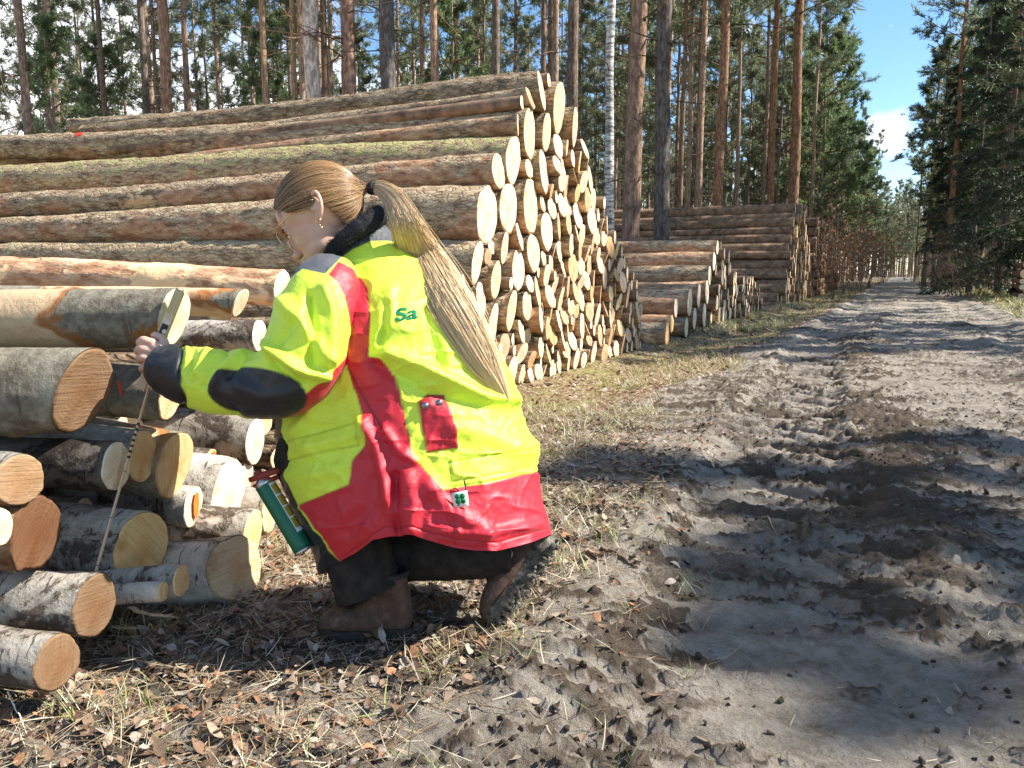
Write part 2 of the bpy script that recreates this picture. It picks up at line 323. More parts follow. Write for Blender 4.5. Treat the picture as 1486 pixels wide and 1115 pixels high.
# ------------------------------------------------------------------ ground and road
RUT_Y = [0, 1.7, 3.2, 5.3, 8.4, 14, 25, 60, 400]; RUT_X = [-.05, -.10, -.35, -.60, -.80, -.98, -1.0, -1.0, -1.0]
RIG_Y = [0, 1.7, 4.2, 6, 9.5, 14, 30, 400]; RIG_X = [.2, .18, .05, -.15, -.35, -.3, .1, .1]
def ground_fields(x, y):
    rc = np.interp(y, RUT_Y, RUT_X)+.05*noise(y*.6, y*0, seed=3); rg = np.interp(y, RIG_Y, RIG_X)+.07*noise(y*.9, y*0+5, seed=4)
    hw = np.interp(y, [0, 2, 4, 8, 20], [.42, .40, .30, .27, .25])
    d = x-rc; inr = 1-sstep(hw*.75, hw*1.25, np.abs(d))
    d2 = x-(1.42+.05*noise(y*.5, y*0+9, seed=5)); inr2 = 1-sstep(.2, .36, np.abs(d2))
    berm = np.exp(-((x-rg)/.16)**2)
    bl = np.exp(-((d+hw*1.35)/.13)**2); b3 = np.exp(-((d2+.42)/.12)**2)+np.exp(-((d2-.42)/.12)**2)
    edge = -1.35+.22*noise(y*.7, y*0+20, seed=6)+.08*noise(y*3, y*0+20, seed=8)
    left = 1-sstep(edge-.45, edge+.15, x)                                  # verge on the left
    edger = 2.05+.25*noise(y*.5, y*0+40, seed=7); right = sstep(edger-.2, edger+.4, x)
    z = .035*noise(x*.35, y*.35, seed=1)*sstep(2, 9, y)
    z = z-.030*inr-.03*inr2+.038*berm*(.6+.5*noise(x*6, y*4, seed=12))+.02*bl+.025*b3
    # tread bars of the tyre inside the rut: chevrons
    ph = y*2*np.pi/.115+np.abs(d)*26.0+.9*noise(x*2.5, y*2.5, seed=14)
    tread = np.clip(np.sin(ph)*1.5, -1, 1)
    tmask = inr*sstep(-.55, .1, noise(x*1.7, y*1.3, seed=15)+sstep(1.8, 3.6, y)*.7)
    z = z+.006*tread*np.clip(tmask*1.3, 0, 1)*(.22+.78*sstep(2.5, 3.7, y))*(.55+.45*noise(x*9, y*9, seed=19))
    ph2 = y*2*np.pi/.16-np.abs(d2)*8.0+1.0*noise(x*2, y*2, seed=16)
    z = z+.008*np.clip(np.sin(ph2)*1.5, -1, 1)*inr2*.8
    # wide broken lug prints across the whole track, and crumbled ridges between them
    wide = (1-sstep(hw*1.1, hw*1.35, np.abs(d)))*sstep(-.55, .0, noise(x*1.3, y*1.1, seed=60)+.35)
    pw = y*2*np.pi/.185+np.abs(d+.05)*13+.9*noise(x*2.3, y*2.3, seed=61)
    z = z+.027*np.clip(np.sin(pw)*2.2, -1, 1)*wide*(.75+.4*noise(x*7, y*10, seed=62))*(.5+.5*sstep(2.4, 3.6, y))*(1-left)*(1-sstep(9, 14, y))
    lugd = sstep(.2, .8, -np.sin(pw+.5))*wide*(1-left)*(1-sstep(9, 14, y))*(.75+.5*noise(x*9, y*16, seed=67))*(.35+.65*sstep(2.6, 3.8, y))  # dark colour in the lug troughs, standing in for their shade
    crb = fbm(x*5.5, y*13, oct=6, seed=63, gain=.74)+.26*noise(x*1.1, y*1.1, seed=64)+.16*berm+.10*wide+.0
    crm = sstep(.10, .20, crb-.10*wide*sstep(.2, .5, hw+.2)*sstep(2.6, 4, y))*(1-left*.85)*(1-sstep(14, 25, y))
    z = z+.012*crm+crm*(.011*np.maximum(noise(x*36, y*44, seed=65), -.3)+.007*noise(x*80, y*95, seed=66))
    # large soft lateral waves low in the picture
    z = z+.014*fbm(x*2.2+y*1.1, y*4.4, oct=3, seed=18)*sstep(-1.0, -.3, x)*(1-sstep(3.5, 6, y))
    # clods
    c1 = noise(x*22, y*26, seed=21)+.6*noise(x*47, y*52, seed=22); cl = np.maximum(c1-.35, 0)
    reg = sstep(-.1, .45, noise(x*2.1, y*2.1, seed=23)*.9+.55*berm+.35*bl+.15)*(1-left)
    c3 = np.maximum(noise(x*11, y*13, seed=24)+.5*noise(x*29, y*31, seed=26)-.45, 0)
    z = z+.024*cl*reg*(1-.5*tmask)+.030*c3*reg*(1-left)
    z = z+.0045*fbm(x*9, y*11, oct=3, seed=25)*(1-left*.4)+.0035*fbm(x*60, y*66, oct=2, seed=27)
    z = z+.010*fbm(x*4, y*4, oct=3, seed=28)*(1-left)
    # verge litter roughness, hollow in front of the log stacks, bank under them
    z = z+left*(.018*fbm(x*7, y*7, oct=4, seed=31)+.010*noise(x*33, y*33, seed=32))
    z = z-.07*np.exp(-((x+2.15)/.42)**2)*sstep(3.2, 5.5, y)-.03*np.exp(-((x+1.75)/.3)**2)*(1-sstep(2.5, 4, y))
    z = z+.10*right*sstep(2.3, 5, x)+.05*right
    z = z+sstep(-9, -30, x)*.5*0+.02*fbm(x*.5, y*.5, oct=2, seed=33)*sstep(3, 8, np.abs(x))
    return z, left, right, np.maximum(np.maximum(reg*.3, crm), lugd*1.7), cl, berm, inr
def gz(x, y): return float(ground_fields(np.array([float(x)]), np.array([float(y)]))[0][0])
def axis(segs):
    out = [segs[0][0]]
    for a, b, s0, s1 in segs:
        p = a; 
        while p < b-1e-9:
            st = s0+(s1-s0)*(p-a)/(b-a); p = min(b, p+st); out.append(p)
    return np.array(out)
xs = axis([(-420, -60, 60, 40), (-60, -12, 4, 1.2), (-12, -4, .5, .12), (-4, -2.4, .05, .02), (-2.4, 1.4, .0105, .0105), (1.4, 3.5, .018, .05), (3.5, 12, .12, .6), (12, 60, 1, 5), (60, 420, 30, 60)])
ys = axis([(-40, -2, 8, 1), (-2, .6, .2, .03), (.6, 3.0, .0085, .0105), (3.0, 8, .0105, .034), (8, 30, .034, .3), (30, 120, .5, 5), (120, 700, 20, 60)])
GX, GY = np.meshgrid(xs, ys)
gx, gy = GX.ravel(), GY.ravel()
gzv, gl, gr, greg, gcl, gberm, ginr = ground_fields(gx, gy)
far = np.abs(gx)+np.abs(gy)
colr = np.clip(gl*1.0+gr*.7, 0, 1)*.75+.12*sstep(-1.3, -.9, -gx*0+(-gx))*0
litter = np.clip(gl*.95+gr*.55+.22*(1-sstep(-1.3, -.2, gx))*1.0, 0, 1)
green = np.clip(gl*sstep(2.6, 4.5, gy)*.52*(1-sstep(-2.6, -3.4, gx)*0.3)+gr*.62+.10*gl*noise(gx*1.6, gy*1.6, seed=40), 0, 1)
dark = np.clip(greg*.62+gcl*greg*.5+gberm*.10*greg+.40*fbm(gx*1.6, gy*1.6, oct=5, seed=44, gain=.65)-.04, 0, 1)
CG = np.stack([litter, green, dark], 1)
Q = grid_q(len(ys), len(xs))
Q = Q[:, ::-1]
fc = Q.mean(1)
cxq = gx[Q].mean(1); cyq = gy[Q].mean(1)
lq = gl[Q].mean(1); rq = gr[Q].mean(1)
isroad = (lq < .5) & (rq < .5)
V = np.stack([gx, gy, gzv], 1)
def sub_mesh(name, Qs, kind, label=None):
    used = np.unique(Qs); mp = np.zeros(len(V), np.int64); mp[used] = np.arange(len(used))
    me = raw_mesh(name, V[used], mp[Qs], None, [M_GND], True, CG[used])
    o = link(name, me); tag(o, kind='structure', label=label); return o
sub_mesh('dirt_road', Q[isroad], 'structure', 'grey muddy forest track with tyre tread ruts')
sub_mesh('ground', Q[~isroad], 'structure', 'leaf covered verge and forest floor beside the track')
# ------------------------------------------------------------------ logs
LOGS = []   # (Y, Z, r, Xend) for checks
PALE = (.84, .72, .54); WARM = (.80, .60, .36); ORNG = (.72, .48, .24); BRWN = (.55, .29, .13)
def frame_from(dirv):
    x = np.asarray(dirv, float); x = x/np.linalg.norm(x); z = np.array([0, 0, 1.0]); z = z-x*z.dot(x); z /= np.linalg.norm(z); y = np.cross(z, x)
    return np.stack([x, y, z], 1)
def make_log(P1, dirv, L, r1, r2, kind='con', nu=60, nv=28, end=PALE, label='', group=None, seed=0, rough=1.0, bark=(.3, .3, 1.0), tilt=(0, 0), oval=0.0, skew=0.0, name='log', cat='log'):
    Fm = frame_from(dirv)
    u = np.linspace(0, 1, nu)**1.35; th = np.arange(nv)/nv*2*np.pi
    U, TH = np.meshgrid(u, th, indexing='ij'); X = U*L
    rr = r1+(r2-r1)*U
    cxn, sxn = np.cos(TH), np.sin(TH)
    s = seed*7.13+1.7
    d = .045*rr*fbm(X*1.3+s, cxn*1.2+s, sxn*1.2, oct=3, seed=50)
    amp = {'con': .0085, 'bir': .0065, 'gry': .0035}[kind]*rough*min(1, r1/.1+.3)
    for q_ in range(int(L*(2.2 if nu > 80 else .5))):
        kx, ka = rng.uniform(.1, L), rng.uniform(0, 6.28); d = d+r1*rng.uniform(.04, .13)*np.exp(-((X-kx)/rng.uniform(.02, .05))**2-((((TH-ka+np.pi) % (2*np.pi))-np.pi)/rng.uniform(.15, .3))**2)
    d = d+(.03*rr*noise(X*5+s, cxn*2.5+s, sxn*2.5, seed=57) if kind == 'con' else 0)+(-.006*(noise(X*4+s, cxn*2+s, sxn*2, seed=58) > .25) if kind == 'con' and nu > 80 else 0)
    d = d+amp*fbm(X*14+s, cxn*rr*34+s, sxn*rr*34, oct=3, seed=51)
    # flaring / lobed butt
    d = d+.05*r1*np.exp(-X/.25)*np.cos(2*TH+s)+.03*r1*np.exp(-X/.4)*np.cos(3*TH+s*2)
    rad = (rr+d)
    bend = .10*r1*noise(u*3+s, u*0+s, seed=52)*np.minimum(1, u*5)
    Yl = rad*cxn*(1+oval); Zl = rad*sxn+bend[:, None]*2
    Xl = X+np.where(U == 0, 0, 0)
    sh = (tilt[0]*Yl/r1+tilt[1]*Zl/r1)*np.exp(-X/.15)
    Xl = Xl+sh
    V = np.stack([Xl, Yl, Zl], -1).reshape(-1, 3)
    # rim lip turning onto the cut face
    lip = np.stack([Xl[0]+.006, Yl[0]*.90, Zl[0]*.90], -1)
    V = np.concatenate([V, lip, [[L, 0, bend[-1]*2]]]); k = nu*nv
    j = np.arange(nv); j2 = (j+1) % nv
    Q = np.concatenate([grid_q(nu, nv, True)[:, ::-1], np.stack([j, k+j, k+j2, j2], 1)[:, ::-1]])
    T = np.stack([(nu-1)*nv+j, (nu-1)*nv+j2, np.full(nv, k+nv)], 1)[:, ::-1]
    mat = {'con': M_CON, 'bir': M_BIR, 'gry': M_GRY}[kind]
    me = raw_mesh(name, V, Q, T, [mat])
    mw = Matrix(((*Fm[0], P1[0]), (*Fm[1], P1[1]), (*Fm[2], P1[2]), (0, 0, 0, 1)))
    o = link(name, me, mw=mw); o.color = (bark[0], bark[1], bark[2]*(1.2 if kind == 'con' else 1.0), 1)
    tag(o, label, cat, group)
    ring = np.array([0, .2, .4, .6, .78, .9, .965]); ring = ring[ring > 0]
    n = len(ring)
    cv = np.stack([np.tile(Xl[0], (n, 1))*ring[:, None], Yl[0][None]*ring[:, None], Zl[0][None]*ring[:, None]], -1)
    cv[..., 0] -= .003+.0012*noise(cv[..., 1]*90+s, cv[..., 2]*25, seed=55)
    cv = np.concatenate([cv.reshape(-1, 3), [[-.003, 0, 0]], ])
    outer = np.stack([Xl[0]*.965+.01, Yl[0]*.965, Zl[0]*.965], -1)
    cv = np.concatenate([cv, outer]); m = n*nv
    Qe = np.concatenate([grid_q(n, nv, True), np.stack([(n-1)*nv+j, m+1+j, m+1+j2, (n-1)*nv+j2], 1)])
    Te = np.stack([np.full(nv, m), j, j2], 1)
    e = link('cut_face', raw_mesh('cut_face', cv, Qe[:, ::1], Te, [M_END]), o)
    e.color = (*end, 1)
    return o
def axdir(rot, dz=0.0, j=0.0):
    a = R(rot)+j; return np.array([-math.cos(a), -math.sin(a), dz])
def onV(px, py, P, rot):
    n = np.array([-math.sin(R(rot)), math.cos(R(rot)), 0]); d = ray(px, py); t = (np.dot(P-CAM, n))/d.dot(n); return CAM+d*t, t
ROT1 = 9.0
SPECS = []
def want_log(P, dv, L, r, rend, kind='con', **kw):
    P = np.asarray(P, float); t = (P-CAM).dot(FWD); SPECS.append([r/t, P, dv, L, r, rend, kind, kw])
# --- the big stack: hand traced ends on the plane X=-2.68.  (px, py, ellipse height px, X offset, left reference (px,py,h) or None, bark, label)
XF = -2.68
traced = [
 (790, 137, 58, 0, (129, 193, 21), (.15, .15, .62), 'dark barked topmost log of the tall stack with a small red paint dab'),
 (809, 156, 74, 0, (100, 187, 22), (.1, .1, .7), 'tall narrow end just right of the topmost log of the tall stack'),
 (766, 204, 76, .0, (0, 222, 34), (.2, .45, .8), 'log under the topmost one with a red line sprayed far left on its bark'),
 (786, 191, 54, 0, None, (.3, .3, 1), 'rounded pale end tucked right below the topmost log end'),
 (828, 178, 58, 0, None, (.2, .2, .9), 'narrow end standing alone at the top right shoulder of the tall stack'),
 (750, 240, 76, 0, (0, 267, 46), (.25, .75, 1.0), 'greenish mossy log passing behind the crown of the kneeling person'),
 (725, 252, 55, .03, (0, 306, 36), (.5, .25, .85), 'dark brown log with a small end ending furthest left below the mossy log'),
 (714, 322, 94, .02, (0, 338, 36), (.45, .3, .95), 'thick log with red inner bark behind the ponytail, large oval end'),
 (697, 374, 66, .02, (0, 366, 34), (.2, .55, 1), 'grey green log level with the jacket collar, end touching the hair'),
 (741, 305, 76, 0, None, (.3,.3,1), 'pale end right of the thick red barked log'),
 (757, 300, 98, 0, None, (.3,.3,1), 'large tall pale end in the upper left middle of the tall stack'),
 (783, 262, 64, 0, None, (.3,.3,1), 'pale end below the rounded one under the topmost log'),
 (779, 320, 60, 0, None, (.3,.3,1), 'pale end with a small dark split near its foot'),
 (716, 392, 62, 0, None, (.3,.3,1), 'tan end below and right of the grey green log'),
 (731, 372, 52, 0, None, (.3,.3,1), 'slim end right of the thick red barked log foot'),
 (688, 436, 60, 0, None, (.5,.2,.9), 'slim end half covered by the ponytail'),
 (703, 424, 48, 0, None, (.3,.3,1), 'small end just right of the ponytail'),
 (716, 450, 64, 0, None, (.3,.3,1), 'tan oval end beside the outer edge of the ponytail'),
 (747, 382, 62, 0, None, (.3,.3,1), 'pale oval end low in the middle left of the tall stack'),
 (764, 360, 58, 0, None, (.3,.3,1), 'warm toned end joining its pale left neighbour'),
 (738, 440, 66, 0, None, (.3,.3,1), 'tall tan end above the bright jacket back'),
]
def shade_end(base, k):
    v = rng.uniform(-1, 1, 3)*.04; b = np.array(base)*(1+rng.uniform(-.10, .05))+v*[.5, .7, 1.0]
    return tuple(np.clip(b, 0, 1))
circles = []
for (px, py, h, dx, ref, bark, lab) in traced:
    P, t = onX(px, py, XF+dx); r = h/FPX*t/2*.985
    if r > .22: r = .22
    if ref:
        Q2, t2 = onV(ref[0], ref[1], P, ROT1); dv = Q2-P; r2 = ref[2]/FPX*t2/2
        L = np.linalg.norm(dv)*(1.0 if px < 800 else 1.0); L2 = L if ref[0] > 10 else L+.8
        dv = dv/np.linalg.norm(dv); rend = r+(r2-r)*L2/L
        if ref[0] == 0: pass
    else:
        L2 = 6.2+rng.uniform(-.4, .4); dv = axdir(ROT1, rng.uniform(-.012, .012)); rend = r*.75
    circles.append([P[1], P[2], r, P[0], dv, L2, max(rend, .05), bark, lab, ref is not None])
# push apart overlapping traced ends a little
for it in range(60):
    for a in range(len(circles)):
        for b in range(a+1, len(circles)):
            A, B = circles[a], circles[b]; dy = B[0]-A[0]; dz = B[1]-A[1]; dd = math.hypot(dy, dz); ov = A[2]+B[2]-dd
            if ov > .001:
                k = ov*.5/dd; wa = .3 if A[9] else 1; wb = .3 if B[9] else 1
                A[0] -= dy*k*wa*.5; A[1] -= dz*k*wa*.5; B[0] += dy*k*wb*.5; B[1] += dz*k*wb*.5
                if it > 20: A[2] -= ov*.12; B[2] -= ov*.12
def envelope(pts, X):
    out = []
    for px, py in pts:
        P, t = onX(px, py, X); out.append((P[1], P[2]))
    return np.array(out)
def pack(fixed, prof, y0, y1, radf, zg, seed, maxn=400, slope=None):
    """greedy lowest-position packing of circles in the Y-Z face plane under the profile"""
    rg = np.random.default_rng(seed); C = [tuple(c[:3]) for c in fixed]; out = []
    fails = 0; y = y0
    while fails < 14 and len(out) < maxn:
        r = radf(rg); cand = []
        A = np.array(C) if C else np.zeros((0, 3))
        def ok(y, z, r):
            if y-r < y0-.02 or y+r > y1+.02 or z-r < zg-.01: return False
            if z+r > np.interp(y, prof[:, 0], prof[:, 1])+.03: return False
            if len(A):
                d = np.hypot(A[:, 0]-y, A[:, 1]-z); return bool((d > A[:, 2]+r-.004).all())
            return True
        # ground contacts
        if ok(y0+r, zg+r, r): cand.append((zg+r, y0+r))
        for (cy, cz, cr) in C:
            dz = (zg+r)-cz; h2 = (cr+r+.001)**2-dz*dz
            if h2 > 0:
                for sg in (1, -1):
                    yy = cy+sg*math.sqrt(h2)
                    if ok(yy, zg+r, r): cand.append((zg+r, yy))
        # pair contacts
        n = len(A)
        if n > 1:
            for i in range(n):
                d = np.hypot(A[:, 0]-A[i, 0], A[:, 1]-A[i, 1]); near = np.where((d > 0) & (d < A[:, 2]+A[i, 2]+2*r+.001))[0]
                for j in near:
                    if j <= i: continue
                    R1, R2 = A[i, 2]+r+.001, A[j, 2]+r+.001; D = d[j]
                    a = (R1*R1-R2*R2+D*D)/(2*D); h2 = R1*R1-a*a
                    if h2 <= 0: continue
                    h = math.sqrt(h2); ex = (A[j, :2]-A[i, :2])/D
                    for sg in (1, -1):
                        p = A[i, :2]+ex*a+np.array([-ex[1], ex[0]])*h*sg
                        if ok(p[0], p[1], r): cand.append((p[1], p[0]))
        if not cand: fails += 1; continue
        cand.sort(); z, yy = cand[0]
        C.append((yy, z, r)); out.append((yy, z, r))
    return out
prof = envelope([(640, 470), (655, 440), (676, 395), (686, 340), (700, 290), (712, 250), (728, 210), (745, 175), (770, 118), (790, 108), (809, 116), (826, 148), (849, 210), (863, 261), (888, 327), (905, 364), (923, 418), (931, 455)], XF)
gtab = lambda x, y: gz(x, y)
y_near, y_far = 4.15, envelope([(931, 455)], XF)[0, 0]
zg = gz(-2.75, 7)-.01
fill = pack(circles, prof, y_near, y_far, lambda g: float(np.clip(g.normal(.077, .022), .042, .13)), zg, 3)
ORD = ['first', 'second', 'third', 'fourth', 'fifth', 'sixth', 'seventh', 'eighth', 'ninth', 'tenth', 'eleventh', 'twelfth', 'thirteenth', 'fourteenth', 'fifteenth', 'sixteenth', 'seventeenth', 'eighteenth', 'nineteenth', 'twentieth', 'twenty-first', 'twenty-second', 'twenty-third', 'twenty-fourth', 'twenty-fifth', 'twenty-sixth', 'twenty-seventh', 'twenty-eighth', 'twenty-ninth', 'thirtieth', 'thirty-first', 'thirty-second', 'thirty-third', 'thirty-fourth', 'thirty-fifth', 'thirty-sixth', 'thirty-seventh', 'thirty-eighth', 'thirty-ninth', 'fortieth']+['later']*40
def size_word(r, m):
    return 'very thin' if r < m*.78 else 'thin' if r < m*.92 else 'medium' if r < m*1.1 else 'thick' if r < m*1.3 else 'very thick'
def layer_labels(items, lh, z0, what, near='near'):
    lay = {}
    for k, (y, z, r) in enumerate(items): lay.setdefault(int((z-z0)/lh), []).append((y, k))
    res = [None]*len(items); m = np.mean([i[2] for i in items])
    for l in lay:
        for q, (y, k) in enumerate(sorted(lay[l])):
            res[k] = f"{size_word(items[k][2], m)} log, {ORD[q]} from the {near} end, layer {l+1} of {what}"
    return res
labs = layer_labels(fill, .15, zg, 'the tall stack')
for c, cc in enumerate(circles):
    y, z, r, X, dv, L, rend, bark, lab, isref = cc
    make_log((X, y, z), dv, L, r, rend, 'con', 150 if isref else 40, 44 if isref else 26, shade_end((.76, .61, .42), .1), lab, 'spruce logs in the tall roadside stack', seed=c, bark=bark, name='spruce_log', tilt=(rng.uniform(-.02, .02), rng.uniform(-.03, .03)), oval=rng.uniform(-.06, .03))
for k, (y, z, r) in enumerate(fill):
    X = XF+rng.normal(0, .014)-(.05 if rng.random() < .04 else 0); r *= 1.07
    hi = z+r > 1.75
    want_log((X, y, z), axdir(ROT1, rng.uniform(-.006, .006)-(.045 if hi else 0)), (4.2 if hi else 6)+rng.uniform(-.5, .3), r, r*.72, 'con', nu=14, nv=20, end=shade_end((.76, .61, .42) if rng.random() < .72 else (.60, .42, .24), .1), label=labs[k], group='spruce logs in the tall roadside stack', seed=100+k, bark=(rng.uniform(0, .7), rng.uniform(0, .5), rng.uniform(.7, 1)), name='spruce_log', tilt=(rng.uniform(-.02, .02), rng.uniform(-.03, .03)), oval=rng.uniform(-.08, .03))
print('big stack', len(circles), len(fill))
# --- stacks further along the track
def stack(px_prof, X, zgr, y0, y1, mean, sd, seed, what, group, L, bark_b=(.6, 1.0), end=(PALE, WARM), lim=160, nm='pine_log', xj=.05, nu=10, nv=14, taper=.75, minr=.05, rot=4.0):
    pr = envelope(px_prof, X) if px_prof and len(px_prof[0]) == 2 and max(p[0] for p in px_prof) > 50 else np.array(px_prof)
    it = pack([], pr, y0, y1, lambda g: float(np.clip(g.normal(mean, sd), minr, mean*1.7)), zgr, seed, lim)
    lb = layer_labels(it, mean*1.9, zgr, what)
    for k, (y, z, r) in enumerate(it):
        want_log((X+rng.normal(0, xj), y, z), axdir(rot, rng.uniform(-.008, .008)), L+rng.uniform(-.3, .3), r, r*taper, 'con', nu=nu, nv=nv, end=shade_end(end[0] if rng.random() < .7 else end[1], .1), label=lb[k], group=group, seed=400+k+seed*97, bark=(rng.uniform(0.1, 1), rng.uniform(0, .2), rng.uniform(*bark_b)), name=nm)
    return it
def yof(px, py, X): return onX(px, py, X)[0][1]
X2 = -2.62
# stack 2: low stack of reddish pine logs
y2a = yof(1051, 420, X2-.1); y2b = yof(1078, 440, X2-.1)
s2 = stack([(1047, 352), (1055, 352), (1060, 380), (1070, 410), (1080, 436)], X2-.1, gz(-2.8, 12), yof(1036, 420, X2-.1), yof(1080, 440, X2-.1), .115, .02, 11, 'the low stack', 'pine logs in the low middle stack', 5.6, bark_b=(.95, 1.25))
print('s2', len(s2), y2a, y2b)
# shorter front logs stepping down on its near side
front2 = [(968, 487, 34, 0), (975, 470, 26, 0), (981, 447, 30, .0), (996, 476, 30, 0), (1001, 440, 40, 0), (1008, 462, 32, 0), (1014, 430, 34, 0), (1022, 458, 34, 0), (1026, 425, 34, 0), (1030, 400, 30, 0), (1036, 380, 28, 0), (1041, 360, 22, 0)]
for k, (px, py, h, dx) in enumerate(front2):
    P, t = onX(px, py, -2.55+dx); r = h/FPX*t/2
    want_log(P, axdir(4, rng.uniform(-.01, .01)), 4.6, r, r*.85, 'con', nu=20, nv=16, end=shade_end(PALE if k > 1 else ORNG, .1), label=f"{ORD[k]} log up the stepped near side of the low stack", group='pine logs in the low middle stack', seed=700+k, bark=(rng.uniform(.4, 1), .1, rng.uniform(.8, 1.1)), name='pine_log')
X3 = -2.75
ya, yb = yof(1148, 400, X3), yof(1176, 420, X3)
s3 = stack([(1133, 430), (1138, 400), (1150, 330), (1158, 296), (1165, 296), (1170, 310), (1178, 420)], X3, gz(-2.8, 24), yof(1131, 440, X3), yof(1179, 430, X3), .16, .03, 13, 'the far high stack', 'spruce logs in the far high stack', 7.4, bark_b=(1.0, 1.35))
s4 = stack([(1181, 420), (1184, 350), (1188, 317), (1193, 317), (1196, 350), (1199, 420)], X3-.05, gz(-2.8, 30), yof(1181, 430, X3-.05), yof(1200, 426, X3-.05), .17, .03, 17, 'the narrow far stack', 'spruce logs in the narrow far stack', 6.2, bark_b=(.6, .9))
s5 = stack([(1203, 410), (1206, 372), (1212, 372), (1215, 410)], X3-.2, gz(-2.8, 45), yof(1203, 418, X3-.2), yof(1215, 414, X3-.2), .2, .03, 19, 'the last stack', 'logs in the last stack', 5, bark_b=(.6, .9), nu=8, nv=10)
print('s3,4,5', len(s3), len(s4), len(s5), ya, yb)
# small dark stack of short billets between stacks 2 and 3
Xs = -2.9
sd_ = stack([(1072, 405), (1085, 400), (1097, 402), (1104, 430)], Xs, gz(-2.9, 17), yof(1074, 450, Xs), yof(1104, 440, Xs), .085, .015, 23, 'the dark billet heap', 'short dark billets', 1.1, bark_b=(.3, .45), end=((.35, .27, .2), (.5, .4, .3)), nm='short_log')
# stack at the right edge of the track
Xr = onZ(1476, 437, .05)[0]
itR = pack([], np.array([(Xr[1]-4, 1.1), (Xr[1]+4, 1.1)]), Xr[1]-.2, Xr[1]+2.2, lambda g: float(np.clip(g.normal(.11, .02), .08, .16)), .0, 29, 60)
lbR = layer_labels(itR, .2, 0, 'the small right stack', 'left')
for k, (y, z, r) in enumerate(itR):
    # faces the camera: its logs run along the track
    xx = Xr[0]+(y-Xr[1]+.2)
    want_log((xx, Xr[1]+rng.normal(0, .05), z+gz(xx, Xr[1])*.9), np.array((.04, 1, 0)), 3.5, r, r*.8, 'con', nu=8, nv=14, end=shade_end((.80, .45, .30), .1), label=lbR[k], group='orange log ends at the right edge', seed=900+k, bark=(.8, 0, .9), name='pine_log')
print('right', len(itR), Xr)
